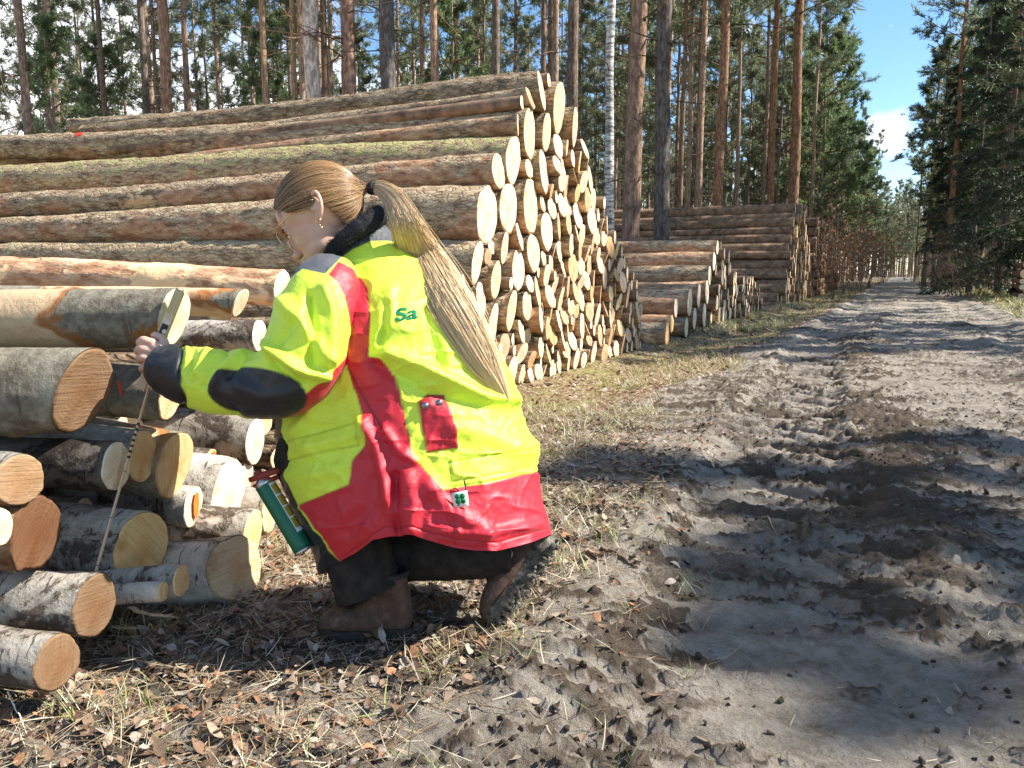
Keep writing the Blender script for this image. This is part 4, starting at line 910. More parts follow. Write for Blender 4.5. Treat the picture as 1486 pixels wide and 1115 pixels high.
# spruces on the right
for (px, t, k, s, lab) in [(1408, 30, 0, .85, 'dark drooping spruce nearest the track on the right'), (1450, 27, 1, .9, 'broad black green spruce behind the right verge'), (1492, 24, 2, .9, 'dark spruce cut by the right edge of the picture'), (1368, 44, 1, .8, 'narrow dark spruce beyond the drooping one')]:
    d = ray(px, 400); P = CAM+d*t; placed.append((P[0], P[1])); place_tree('spruce_tree', SPR[k], (P[0], P[1], gz(P[0], P[1])), k*1.3, s, lab, 'spruce tree', 'spruces right of the track')
# bushes
def bushes(lst, data, label, name, cat, group, s0=1.0):
    for q, (px, t, s) in enumerate(lst):
        d = ray(px, 400); P = CAM+d*t; place_tree(name, data[q % len(data)], (P[0], P[1], gz(P[0], P[1])), q*1.1, s*s0, label, cat, group)
bushes([(1212, 27, 1.0), (1225, 31, 1.1), (1238, 38, 1.2), (1250, 34, 1.0), (1262, 45, 1.3), (1275, 56, 1.3), (1283, 70, 1.4)], BUSHR, 'leafless bush with a reddish haze of dead leaves left of the far track', 'beech_bush', 'bush', 'reddish bushes left of the track')
bushes([(1345, 45, 1.0), (1358, 38, 1.1), (1372, 33, 1.0), (1385, 30, 1.1), (1398, 27, .9), (1335, 60, 1.2), (1325, 75, 1.5), (1420, 26, .8), (1313, 90, 1.5)], BUSHB, 'bare twiggy bush on the right verge under the spruces', 'bare_bush', 'bush', 'bare bushes on the right verge')
bushes([(1380, 36, .6), (1395, 33, .5)], BUSHR, 'low bush with russet leaves on the right verge', 'beech_bush', 'bush', 'russet bushes on the right verge')
bushes([(2, 16, 1.3), (25, 17, 1.2), (60, 19, 1.3), (95, 20, 1.2), (180, 22, 1.3), (330, 22, 1.3), (-10, 15, 1.1), (420, 23, 1.3), (600, 24, 1.2)], BUSHB, 'bare pale twigs rising behind the tall stack on the left', 'bare_bush', 'bush', 'bare bushes behind the tall stack', 1.4)
d = ray(1405, 420); P = CAM+d*27; place_tree('young_spruce', YOUNG[0], (P[0], P[1], gz(P[0], P[1])), 0, .26, 'small bright green young spruce on the right verge', 'young spruce', None)
# trees to the right of the camera whose crowns shade the track
SH = []
def shade_tree(s, c, H, data, label, base=21.0):
    a = SUN_AZ0; x = s*math.cos(a)-c*math.sin(a); y = s*math.sin(a)+c*math.cos(a)
    place_tree('pine_tree', data, (x, y, gz(x, y)), gt.uniform(0, 6.28), H/base, label, 'pine tree', 'pines shading the track from the right')
SUN_AZ0 = R(26)
for (s, c, H, k) in [(11.5, 3.3, 9.9, 0), (12.5, 1.9, 10.6, 1), (12.0, .4, 9.9, 2), (14.5, 2.6, 12.2, 3), (10.5, 2.4, 8.7, 1), (11.0, -1.0, 9.6, 0), (13.5, 9.8, 14.0, 0), (14.5, 12.0, 15.5, 1), (13.2, 14.6, 14.5, 2), (15, 17.2, 16, 3), (14, 20.5, 15, 0), (16.5, 23.5, 17, 1), (27, 28, 24, 2), (28, 33, 25, 3), (30, 39, 26, 0), (14.5, 8.6, 13.6, 1), (12.5, 11.0, 12.8, 3), (15.5, 13.4, 16.2, 2), (13.4, 16.0, 14.6, 0), (15.8, 18.8, 17, 1), (16.5, 21.4, 17.5, 3), (13.4, -.4, 11.0, 3)]:
    shade_tree(s, c, H, [MIDT[0], MIDT[1], MIDT[2], MIDT[3]][k], 'roadside pine out of the picture on the right', [13, 14.5, 16, 17.5][k])
# far forest mass
fm = MB(); g = np.random.default_rng(9)
tr_, cr_ = MB(), MB()
for k in range(640):
    side = g.random()
    if side < .62: x = g.uniform(-95, -4.5); y = g.uniform(70, 150) if x > -60 else g.uniform(20, 150)
    else: x = g.uniform(4.5, 60); y = g.uniform(75, 190)
    if k > 540: x = g.uniform(-9, 8); y = g.uniform(185, 230)
    H = g.uniform(14, 21); r = g.uniform(.1, .17); l = g.normal(0, .02)
    tr_.tube([(x, y, -.2), (x+l*H*.5, y, H*.5), (x+l*H, y, H)], [r, r*.75, r*.2], 5, c=np.array((.36, .27, .20))*g.uniform(.6, 1.3), cap=False)
    z0 = g.uniform(3.5, 8)
    for q in range(26):
        f = g.uniform(0, 1); rr = 2.6*(1-f*.8); a = g.uniform(0, 6.28); rad = rr*math.sqrt(g.random())
        tuft(cr_, np.array([x+l*H*f+rad*math.cos(a), y+rad*math.sin(a), z0+(H-z0)*f]), unit([math.cos(a), math.sin(a), .4]), 8, .75, .17, PINEC, g, .8)
V1, Q1, T1, C1 = tr_.data(); V2, Q2_, T2, C2 = cr_.data()
ff = link('distant_forest', raw_mesh('distant_forest', np.concatenate([V1, V2]), Q1, T2+len(V1), [M_DRY2, M_LEAF], True, np.concatenate([C1, C2]), np.concatenate([np.zeros(len(Q1)), np.ones(len(T2))]).astype(np.int32)))
tag(ff, 'far pine forest reading as one mass behind the single trees', 'forest', kind='stuff')
# ------------------------------------------------------------------ the kneeling person
D0 = 1.85
def PW(px, py, w=0.0):
    px, py, w = np.broadcast_arrays(np.asarray(px, float), np.asarray(py, float), np.asarray(w, float))
    return CAM+rays(px, py)*(D0+w)[..., None]
def spl(keys, n, t=None):
    """Catmull-Rom through rows of keys"""
    K = np.asarray(keys, float); m = len(K)
    u = np.linspace(0, m-1, n) if t is None else t*(m-1)
    i = np.clip(u.astype(int), 0, m-2); f = (u-i)[:, None]
    p0 = K[np.maximum(i-1, 0)]; p1 = K[i]; p2 = K[i+1]; p3 = K[np.minimum(i+2, m-1)]
    return .5*((2*p1)+(-p0+p2)*f+(2*p0-5*p1+4*p2-p3)*f*f+(-p0+3*p1-3*p2+p3)*f**3)
def inpoly(x, y, P):
    P = np.asarray(P, float); c = np.zeros(x.shape, bool); n = len(P)
    for i in range(n):
        x1, y1 = P[i]; x2, y2 = P[(i+1) % n]
        k = ((y1 > y) != (y2 > y)) & (x < (x2-x1)*(y-y1)/((y2-y1) if y2 != y1 else 1e-9)+x1); c ^= k
    return c
def pdist(x, y, P, closed=False):
    P = np.asarray(P, float); d = np.full(x.shape, 1e9); n = len(P)
    for i in range(n if closed else n-1):
        a = P[i]; b = P[(i+1) % n]; ab = b-a; t = np.clip(((x-a[0])*ab[0]+(y-a[1])*ab[1])/(ab.dot(ab)+1e-9), 0, 1)
        d = np.minimum(d, np.hypot(x-a[0]-t*ab[0], y-a[1]-t*ab[1]))
    return d
def soft(x, y, P, w=1.1):
    P = np.asarray(P, float); x0, y0, x1, y1 = P[:, 0].min()-6, P[:, 1].min()-6, P[:, 0].max()+6, P[:, 1].max()+6
    m = (x > x0) & (x < x1) & (y > y0) & (y < y1); o = np.zeros(x.shape)
    if m.any():
        xs_, ys_ = x[m], y[m]; d = pdist(xs_, ys_, P, True)*np.where(inpoly(xs_, ys_, P), 1, -1); o[m] = sstep(-w, w, d)
    return o
def paint(c, mask, col): m = np.asarray(mask, float)[..., None]; c[...] = c*(1-m)+np.asarray(col)*m
YEL = np.array((.70, .87, .055)); REDC = np.array((.56, .013, .028)); BLK = np.array((.0065, .0065, .0075)); GRY = np.array((.085, .088, .095)); YEL2 = np.array((.72, .84, .03))
person = bpy.data.objects.new('person', None); COL.objects.link(person); person.location = onZ(620, 900)[0]
tag(person, 'crouching person in yellow and red jacket with long blond ponytail, holding a folding rule', 'person')
IM = Matrix.Translation(-Vector(person.location))
def pchild(name, me, parent=None, label=None):
    o = bpy.data.objects.new(name, me); COL.objects.link(o); o.parent = parent or person
    if parent is None: o.matrix_parent_inverse = IM
    if label: o['label'] = label
    return o
def mat_cloth():
    m = NM('work_cloth'); at = m.t.nodes.new('ShaderNodeAttribute'); at.attribute_name = 'Col'
    v = m.coord(); n1 = m.noise(v, 420, 3, .6); n2 = m.noise(v, 24, 6, .65, .6); n3 = m.noise(v, 7, 4, .6)
    c = m.mix(1.0, at.outputs['Color'], m.ramp(n1, [(.3, .86), (.7, 1.05)]), 'MULTIPLY')
    dirt = m.n('MapRange', Value=n2, i1=.60, i2=.80, i3=0.0, i4=.22); c = m.mix(dirt, c, (.22, .17, .09))
    h = m.math('ADD', m.math('MULTIPLY', n1, .12), m.math('ADD', n2, m.math('MULTIPLY', n3, .6)))
    return m.fin(c, .5, h, .5, .006, spec=.5, extra={'Sheen_Weight': .06})
M_CLO = mat_cloth()
# torso rings: Lx,Ly,Rx,Ry, half depth, centre depth, near-side sag px
rings = [
 (490, 344, 553, 322, .056, .02, 8), (476, 366, 568, 338, .088, .03, 10), (452, 390, 598, 366, .130, .03, 10), (432, 416, 630, 392, .175, .03, 14),
 (424, 452, 664, 432, .205, .03, 14), (420, 500, 702, 478, .215, .03, 12), (412, 548, 730, 522, .215, .03, 10), (402, 596, 752, 572, .22, .03, 10),
 (400, 642, 764, 618, .225, .03, 12), (408, 690, 774, 660, .235, .03, 16), (424, 736, 784, 700, .245, .03, 20), (446, 790, 792, 742, .25, .03, 12), (466, 834, 797, 776, .25, .03, 0)]
NR, NT = 380, 420
K = spl(rings, NR); th = np.arange(NT)/NT*2*np.pi
TH = th[None, :]; tt_ = np.linspace(0, 1, NR)[:, None]
c_, s_ = np.cos(TH), np.sin(TH); ca = np.sign(c_)*np.abs(c_)**.88; sa = np.sign(s_)*np.abs(s_)**.92
mx_, my_ = (K[:, 0]+K[:, 2])/2, (K[:, 1]+K[:, 3])/2; hx, hy = (K[:, 2]-K[:, 0])/2, (K[:, 3]-K[:, 1])/2
JX = mx_[:, None]+hx[:, None]*ca; nearf = np.clip(sa, 0, 1)
# hem shape on the near side (photo outline)
hem = np.array([(466, 834), (480, 822), (495, 815), (520, 798), (545, 784), (575, 777), (600, 778), (630, 787), (660, 795), (690, 799), (720, 800), (750, 793), (780, 784), (797, 776)])
hx_i = np.interp(JX, hem[:, 0], hem[:, 1])
JY = my_[:, None]+hy[:, None]*ca+K[:, 6][:, None]*nearf
lin = my_[:, None]+hy[:, None]*ca
wh = sstep(.72, 1.0, tt_)*np.clip(nearf*3, 0, 1)
shift = (np.interp(JX, hem[:, 0], hem[:, 1])-(my_[-1]+hy[-1]*(JX-mx_[-1])/hx[-1]))
JY = JY+wh*shift
JW = K[:, 5][:, None]-K[:, 4][:, None]*sa
near_ = sa > -.12
# colours
def torso_color(x, y, near):
    c = np.tile(YEL, x.shape+(1,))
    redlow = soft(x, y, [(435, 733), (470, 718), (505, 704), (511, 668), (529, 647), (533, 632), (529, 611), (520, 580), (509, 550), (500, 520), (530, 517), (552, 520), (575, 550), (590, 615), (599, 661), (618, 683), (643, 711), (700, 702), (781, 684), (840, 672), (840, 850), (520, 850), (495, 815)])
    strip = soft(x, y, [(476, 399), (491, 381), (504, 386), (512, 395), (525, 408), (533, 420), (537, 458), (534, 517), (545, 530), (500, 530), (506, 490), (510, 475), (506, 445), (499, 426), (489, 411)])
    yoke = soft(x, y, [(400, 420), (421, 400), (450, 372), (485, 320), (520, 305), (590, 310), (590, 356), (560, 350), (536, 350), (512, 361), (493, 376), (472, 398), (440, 392), (425, 402)])
    plk = soft(x, y, [(380, 600), (408, 600), (411, 640), (413, 668), (422, 700), (435, 736), (452, 762), (478, 795), (495, 815), (500, 850), (440, 850), (380, 700)])
    edge = soft(x, y, [(380, 690), (403, 690), (414, 712), (432, 762), (452, 806), (464, 832), (458, 860), (380, 860)])
    paint(c, redlow, REDC); paint(c, strip, REDC); paint(c, yoke, GRY); paint(c, plk, BLK*1.2); paint(c, plk*edge*(x < 470), YEL*.9)
    patch = soft(x, y, [(606, 583), (622, 573), (647, 574), (664, 650), (619, 657)]); paint(c, patch, REDC*1.02)
    flap = soft(x, y, [(606, 583), (622, 573), (647, 574), (651, 590), (630, 598), (612, 596)]); paint(c, flap, REDC*.62)
    far = ~near
    c[far & (y > 700)] = REDC; c[far & (y <= 700)] = YEL; c[far & (x < 430) & (y < 800)] = BLK*1.2; c[far & (y < 375)] = GRY
    zipl = np.exp(-(pdist(x, y, [(505, 535), (520, 560), (535, 590), (556, 622)])/1.7)**2)*near; c *= (1-.75*zipl[..., None])
    return c
JC = torso_color(JX, JY, np.broadcast_to(near_, JX.shape))
# folds (in photo px; amplitude in m)
def folds(x, y, L):
    d = np.zeros(x.shape)
    for (pts, wd, amp) in L: d = d+amp*np.exp(-(pdist(x, y, pts)/wd)**2)
    return d
TF = [
 ([(470, 560), (455, 600), (430, 625)], 12, .012), ([(528, 612), (548, 650), (558, 700), (570, 745)], 9, .014), ([(560, 625), (580, 655), (600, 668)], 8, .010),
 ([(590, 690), (600, 730), (596, 770)], 12, .012), ([(545, 700), (535, 740), (500, 770)], 12, -.008), ([(575, 690), (572, 740), (578, 775)], 7, -.012), ([(620, 700), (650, 740), (700, 770)], 14, .010),
 ([(560, 440), (558, 480), (552, 500)], 6, -.010), ([(565, 420), (560, 470)], 9, .008), ([(620, 450), (632, 500), (640, 530)], 7, -.010), ([(560, 510), (640, 545), (700, 575), (745, 580)], 10, .014), ([(545, 530), (620, 570), (690, 590)], 8, -.008),
 ([(660, 620), (720, 640), (770, 650)], 16, .008), ([(440, 650), (480, 640), (520, 630)], 9, .005), ([(418, 690), (460, 690), (500, 675)], 10, .006), ([(640, 770), (700, 778), (780, 760)], 7, .006), ([(640, 790), (700, 796)], 5, -.004), ([(520, 400), (540, 450), (530, 500)], 14, -.006)]
disp = 1.45*folds(JX, JY, TF)
wv = JX*.55+JY*.35+22*noise(JX/60, JY/60, seed=84)
disp += .0045*fbm(JX/26, JY/40, oct=4, seed=80)+.007*fbm(JX/70, JY/60+3, oct=2, seed=81)
disp += .0035*(1-np.abs(noise(JX/24+JY/60, JY/46-JX/90, seed=86)))**4*sstep(500, 620, JY)+.004*(1-np.abs(noise(JX/40, JY/26, seed=87)))**5
disp += .004*np.sin(JX/8.5+3*noise(JX/50, JY/50, seed=82))*sstep(745, 800, JY)*(.5+.5*noise(JX/30, JY/90, seed=83))
seams = [[(606, 583), (622, 573), (647, 574), (664, 650), (619, 657), (606, 583)], [(418, 641), (520, 613)], [(418, 669), (470, 655), (520, 647)], [(520, 613), (520, 647)], [(418, 641), (418, 669)], [(650, 672), (781, 648)], [(650, 672), (655, 700)], [(655, 700), (781, 676)],
 [(509, 550), (520, 580), (529, 611), (529, 647), (511, 668), (505, 704), (435, 733)], [(575, 550), (590, 615), (599, 661), (618, 683), (643, 711), (781, 685)], [(476, 399), (491, 381), (512, 395), (533, 420), (536, 458), (534, 517)], [(499, 426), (510, 475), (510, 507)], [(655, 715), (659, 790)], [(640, 715), (659, 790)], [(500, 806), (560, 765), (600, 766), (660, 783), (720, 788), (790, 768)], [(577, 625), (577, 765)]]
sm = np.zeros(JX.shape)
for s_p in seams: sm = np.maximum(sm, np.exp(-(pdist(JX, JY, s_p)/1.6)**2))
disp -= .0022*sm; JC = JC*(1-.25*sm[..., None])
pk = inpoly(JX, JY, [(418, 641), (520, 613), (520, 647), (418, 669)]); disp += .003*pk
pk = inpoly(JX, JY, [(606, 583), (622, 573), (647, 574), (664, 650), (619, 657)]); disp += .004*pk
P = PW(JX, JY, JW); cen = PW(mx_, my_, K[:, 5])[:, None]; Nn = P-cen; Nn /= np.linalg.norm(Nn, axis=-1, keepdims=True)+1e-9
Pj = P+Nn*disp[..., None]
Vt = Pj.reshape(-1, 3)
# turned-in hem and dark inside
last = Pj[-1]; cc_ = last.mean(0); inner = [last+(cc_-last)*.02+np.array([0, 0, .003]), last+(cc_-last)*.08+np.array([0, 0, .012]), last+(cc_-last)*.4+np.array([0, 0, .06]), last*0+cc_+np.array([0, 0, .10])]
Vt = np.concatenate([Vt]+inner); Ct = np.concatenate([JC.reshape(-1, 3)]+[np.tile(REDC*.6, (NT, 1))]+[np.tile(BLK*1.5, (NT, 1))]*3)
jm = raw_mesh('jacket', Vt, grid_q(NR+4, NT, True), None, [M_CLO], True, Ct)
jacket = pchild('jacket', jm, None, 'bright yellow work jacket with red side panels, dark yoke and red hem')
# lookup of near surface depth
def surf(px, py, off=0.0):
    k = np.argmin(((JX-px)**2+(JY-py)**2+np.where(sa > 0, 0, 1e6))); i, j = divmod(k, NT); p = Pj[i, j]; t = (p-CAM).dot(FWD); return t-D0-off
# ---- sleeves
def sleeve(keys, nr, nt, color, foldl, seed, name, label, flat=1.0):
    K = spl(keys, nr); C = PW(K[:, 0], K[:, 1], K[:, 2]); rm = K[:, 3]*(D0+K[:, 2])/FPX
    T = np.gradient(C, axis=0); T /= np.linalg.norm(T, axis=1)[:, None]
    A = np.cross(T, FWD); A /= np.linalg.norm(A, axis=1)[:, None]; B_ = np.cross(A, T)   # A in picture plane, B_ towards/away
    Bn = np.where((B_@(-FWD))[:, None] > 0, B_, -B_)
    th = np.arange(nt)/nt*2*np.pi; c, s = np.cos(th), np.sin(th)
    P = C[:, None]+(A[:, None]*c[None, :, None]+Bn[:, None]*s[None, :, None]*flat)*rm[:, None, None]
    v = P-CAM; tt = v@FWD; X = CX+FPX*(v@RIGHT)/tt; Y = CY-FPX*(v@UP)/tt
    near = (s[None, :] > -.25)*np.ones((nr, 1), bool); u = np.linspace(0, 1, nr)[:, None]*np.ones((1, nt))
    col = color(X, Y, near.astype(bool), u, np.broadcast_to(c, X.shape))
    N = P-C[:, None]; N /= np.linalg.norm(N, axis=-1, keepdims=True)
    d = np.where(near, 1.3*folds(X, Y, foldl), 0)+.0035*fbm(X/24, Y/24, u*6, oct=4, seed=seed)+.004*fbm(u*9, c[None, :]*1.5+0*u, s[None, :]*1.5+0*u, oct=2, seed=seed+1)
    P2 = P+N*d[..., None]
    end = P2[-1]; ec = end.mean(0); V = np.concatenate([P2.reshape(-1, 3), end+(ec-end)*.12, end+(ec-end)*.2+T[-1]*-.03, np.tile(ec-T[-1]*.05, (nt, 1))])
    Cc = np.concatenate([col.reshape(-1, 3), np.tile(BLK, (3*nt, 1))])
    q = grid_q(nr+3, nt, True)
    o = pchild(name, raw_mesh(name, V, q[:, ::-1], None, [M_CLO], True, Cc), None, label); return o, P2
EP = []
for a in np.linspace(0, 2*np.pi, 40): EP.append((371+70*math.cos(a)*(1 if math.cos(a) < 0 else 1.06)+0, 571+37*math.sin(a)*(1 if math.sin(a) < 0 else 1.0)+.10*70*math.cos(a)))
def scol(x, y, near, u, c):
    col = np.tile(YEL, x.shape+(1,))
    red = soft(x, y, [(375, 612), (388, 601), (420, 590), (441, 574), (470, 548), (505, 515), (520, 470), (530, 640), (400, 650)])
    ep = soft(x, y, EP)
    cuff = soft(x, y, [(200, 480), (268, 480), (266, 503), (259, 530), (260, 560), (270, 590), (200, 620)])
    paint(col, red, REDC); paint(col, ep*near, BLK*1.6); paint(col, cuff, BLK*1.4); col[(~near) & (u > .45) & (u < .72)] = BLK*1.6; col[u > .945] = BLK*1.4
    paint(col, soft(x, y, [(476, 399), (491, 379), (512, 390), (533, 420), (537, 458), (536, 517), (510, 512), (508, 475), (499, 430), (489, 412)])*near, REDC)
    paint(col, soft(x, y, [(400, 420), (421, 400), (450, 372), (485, 320), (520, 305), (590, 310), (590, 356), (560, 350), (536, 350), (512, 361), (493, 376), (472, 398), (440, 391), (425, 401)]), GRY)
    e = np.exp(-(pdist(x, y, EP, True)/1.8)**2)*near; col = col*(1-.3*e[..., None])
    return col
SFd = [([(412, 440), (440, 470), (470, 520)], 10, .012), ([(470, 420), (482, 460), (478, 520)], 9, .012), ([(448, 430), (455, 480), (450, 530)], 7, -.012), ([(390, 505), (430, 535), (470, 545)], 9, .016), ([(395, 525), (440, 555)], 6, -.012), ([(425, 470), (400, 500)], 8, -.008),
 ([(350, 515), (325, 535), (310, 560)], 6, .010), ([(330, 510), (305, 530), (296, 560)], 5, -.008), ([(300, 512), (285, 540)], 6, .009), ([(280, 505), (275, 550)], 5, -.006), ([(380, 510), (350, 520), (330, 545)], 6, -.008), ([(265, 500), (258, 540), (268, 588)], 3.5, -.007), ([(350, 560), (380, 575), (420, 570)], 10, .008), ([(320, 580), (345, 600)], 6, -.005)]
skeys = [(492, 402, -.08, 34), (478, 412, -.12, 48), (464, 438, -.15, 53), (452, 472, -.165, 58), (443, 512, -.17, 60), (424, 543, -.165, 57), (388, 557, -.14, 51), (345, 556, -.11, 49), (305, 551, -.08, 47), (272, 544, -.06, 43.5), (250, 538, -.05, 38.5), (238, 534, -.045, 35), (229, 531, -.04, 31)]
slv, SP = sleeve(skeys, 300, 220, scol, SFd, 90, 'sleeve', 'yellow left sleeve with black elbow patch and black cuff', .9)
rkeys = [(500, 420, .16, 40), (470, 470, .19, 48), (440, 530, .20, 48), (400, 556, .17, 44), (350, 556, .12, 40), (300, 552, .06, 36), (272, 548, .03, 30)]
def scol2(x, y, near, u, c): col = np.tile(YEL, x.shape+(1,)); col[u > .9] = BLK*1.4; return col
sleeve(rkeys, 90, 70, scol2, [], 95, 'sleeve', None)
# ---- trousers
def trouser(keys, seed, nm='trousers', parent=None, col=(.016, .014, .013)):
    K = spl(keys, 120); mb = MB(); C = PW(K[:, 0], K[:, 1], K[:, 2]); rm = K[:, 3]*(D0+K[:, 2])/FPX; mb.tube(C, rm, 48)
    V, Q, T, Cc = mb.data(); nrm = V-np.repeat(C, 48, 0).tolist()+[0, 0, 0] if False else None
    Vg = V[:-2].reshape(120, 48, 3); N = Vg-C[:, None]; N /= np.linalg.norm(N, axis=-1, keepdims=True)
    Vg = Vg+N*(.005*fbm(Vg[..., 0]*22, Vg[..., 1]*22, Vg[..., 2]*40, oct=3, seed=seed)+.004*np.sin(K[:, 1]/7)[:, None]*noise(Vg[..., 0]*15, Vg[..., 1]*15, Vg[..., 2]*5, seed=seed+2))[..., None]
    V = np.concatenate([Vg.reshape(-1, 3), V[-2:]]); return V, Q, T
M_TRS = (lambda m: m.fin(m.ramp(m.noise(m.coord(), 30, 5), [(.3, (.014, .012, .011)), (.75, (.05, .040, .032))]), .85, m.noise(m.coord(), 60, 5), .4, .005, spec=.15))(NM('dark_trousers'))
M_KNEE = (lambda m: m.fin(m.ramp(m.noise(m.coord(), 30, 5), [(.3, (.055, .048, .045)), (.75, (.10, .085, .075))]), .85, m.noise(m.coord(), 40, 5), .5, .006, spec=.15))(NM('grey_trousers'))
a1 = trouser([(650, 690, .04, 50), (590, 675, .02, 54), (510, 662, .0, 54), (456, 656, .0, 54), (464, 695, .0, 50), (492, 750, -.015, 48), (518, 805, -.03, 48), (532, 842, -.03, 49), (538, 858, -.03, 50)], 5)
a2 = trouser([(660, 710, .1, 50), (630, 760, .13, 50), (575, 796, .12, 48), (560, 804, .09, 44), (600, 806, .07, 37), (660, 806, .06, 36), (715, 805, .06, 34), (742, 806, .06, 33)], 6)
Vv = np.concatenate([a1[0], a2[0]]); Qv = np.concatenate([a1[1], a2[1]+len(a1[0])]); Tv = np.concatenate([a1[2], a2[2]+len(a1[0])])
pchild('trousers', raw_mesh('trousers', Vv, Qv, Tv, [M_TRS]), None, 'dark dirty work trousers')
# ---- body (one continuous mesh)
def basis(a, b):
    ca, sa_, cb, sb = math.cos(a), math.sin(a), math.cos(b), math.sin(b)
    F = -ca*cb*RIGHT-sb*UP+sa_*cb*FWD; U = -ca*sb*RIGHT+cb*UP+sa_*sb*FWD; Sd = np.cross(U, F)
    if Sd.dot(-FWD) < 0: Sd = -Sd
    return F, Sd, U
HF, HS, HU = basis(R(16), R(32)); HM = np.stack([HF, HS, HU], 1)
HC = PW(463, 300, .0); HK = 1.03
def HL(f, s, u): return HC+HK*(np.asarray(f)[..., None]*HF+np.asarray(s)[..., None]*HS+np.asarray(u)[..., None]*HU) if np.ndim(f) else HC+HK*(f*HF+s*HS+u*HU)
bb = MB()
def hel(f, s, u, a, b, c, rot=0): 
    M = HM
    if rot: cr, sr = math.cos(rot), math.sin(rot); M = HM@np.array([[cr, 0, -sr], [0, 1, 0], [sr, 0, cr]])
    bb.ellipsoid(HL(f, s, u), np.array([a, b, c])*HK, M, 20, 26)
hel(0, 0, 0, .092, .074, .084); hel(.030, 0, -.045, .062, .060, .068); hel(.036, 0, -.080, .052, .050, .044); hel(.070, 0, -.112, .024, .028, .020)
hel(.078, 0, .012, .020, .048, .040); hel(.095, 0, -.046, .013, .010, .030, -.45); hel(.107, 0, -.064, .0105, .012, .010); hel(.098, .010, -.068, .009, .007, .007); hel(.098, -.010, -.068, .009, .007, .007)
hel(.081, 0, -.016, .013, .046, .009); hel(.090, 0, -.086, .011, .020, .0065); hel(.088, 0, -.096, .011, .018, .007); hel(.052, .030, -.055, .028, .0205, .032); hel(.052, -.030, -.055, .028, .0205, .032); hel(.078, .030, -.03, .011, .014, .010); hel(.078, -.030, -.03, .011, .014, .010)

# ears
for sg in (1, -1):
    q = np.linspace(-2.5, 2.75, 22); ef = -.006-.017*np.sin(q*0+0)*0
    er = np.stack([-.008-.0165*np.cos(q)*-1*-1*0-.0165*np.sin(q+1.57)*-1, np.full(22, .083*1.0), -.034+.0265*np.sin(q)*1.0], 1)
    er[:, 0] = -.026-.0160*np.cos(q)+.25*(er[:, 2]+.03)*-1; er[:, 1] = .0765+.007*np.clip(np.cos(q), -1, 1)*1.0+.004; er[:, 1] *= sg
    bb.tube(np.array([HL(*e) for e in er]), np.linspace(.0042, .0055, 22)*HK, 8)
    hel(-.022, sg*.075, -.034, .013, .006, .020); hel(-.013, sg*.078, -.060, .007, .0055, .009); hel(-.012, sg*.078, -.036, .004, .006, .007)
    # inner fold
    q = np.linspace(-1.6, 1.9, 14); bb.tube(np.array([HL(-.025-.008*math.cos(v), sg*.0805, -.032+.017*math.sin(v)) for v in q]), .0026, 6)
# neck, trunk, limbs under the clothes
def limb(keys, n=24, sides=24): 
    K = spl(keys, n); bb.tube(PW(K[:, 0], K[:, 1], K[:, 2]), K[:, 3]*(D0+K[:, 2])/FPX, sides)
limb([(484, 305, .01, 26), (496, 332, .012, 28), (520, 372, .02, 34), (550, 430, .03, 60), (590, 520, .03, 70), (640, 620, .03, 72), (680, 690, .03, 74)])
limb([(520, 400, .0, 26), (482, 418, -.10, 26), (455, 470, -.14, 27), (440, 535, -.15, 25), (400, 552, -.13, 24), (330, 550, -.09, 21), (270, 542, -.055, 17), (248, 531, -.045, 14.5), (236, 524, -.042, 15)])
limb([(510, 385, .08, 30), (485, 450, .16, 28), (440, 535, .18, 25), (390, 552, .15, 23), (320, 552, .08, 20), (262, 548, .03, 15)])
limb([(680, 695, -.01, 55), (560, 665, -.02, 46), (460, 655, -.0, 36), (490, 750, -.02, 32), (530, 830, -.03, 24), (552, 862, -.02, 15), (554, 872, -.02, 12)])
limb([(680, 700, .08, 55), (600, 790, .12, 40), (575, 802, .09, 32), (660, 806, .06, 28), (740, 808, .06, 20), (762, 818, .05, 15), (766, 826, .05, 12)])
# left hand gripping the rule: px, py, w ; radius px
def finger(pts, r0, r1):
    K = spl(pts, 18); rr = np.linspace(r0, r1, 18)*(1+.07*np.cos(np.linspace(0, 3.2, 18)*2*np.pi)); bb.tube(PW(K[:, 0], K[:, 1], K[:, 2]), rr*(D0+K[:, 2])/FPX, 12)
    bb.ellipsoid(PW(*K[-1, :3]), np.full(3, r1*1.0*D0/FPX), None, 10, 12); bb.ellipsoid(PW(*K[0, :3]), np.full(3, r0*D0/FPX), None, 10, 12)
HAND_T = 0.0
w0 = -.042
for (x0, y0, x1, y1, wr) in [(236, 514, 222, 501, 8), (238, 520, 222, 513, 8.5), (238, 527, 222, 524, 8.5), (238, 534, 224, 535, 8)]:
    K_ = spl([(x0+6, y0, w0, wr), (x1, y1, w0, wr*.95)], 6); bb.tube(PW(K_[:, 0], K_[:, 1], K_[:, 2]), K_[:, 3]*D0/FPX, 12)
bb.ellipsoid(PW(231, 519, w0+.004), np.array([.020, .013, .030]), np.stack([RIGHT, FWD, UP], 1), 14, 18)
finger([(222, 498, w0), (210, 494, w0-.003), (203, 496, w0+.014), (206, 500, w0+.032), (219, 503, w0+.038)], 6.6, 5.0)
finger([(221, 510, w0), (206, 506, w0-.004), (200, 509, w0+.014), (204, 512, w0+.034), (219, 514, w0+.040)], 6.9, 5.2)
finger([(221, 522, w0), (208, 519, w0-.004), (202, 522, w0+.013), (206, 524, w0+.032), (219, 525, w0+.038)], 6.7, 5.0)
finger([(223, 534, w0), (212, 533, w0-.002), (206, 535, w0+.011), (210, 537, w0+.027), (220, 537, w0+.032)], 6.0, 4.6)
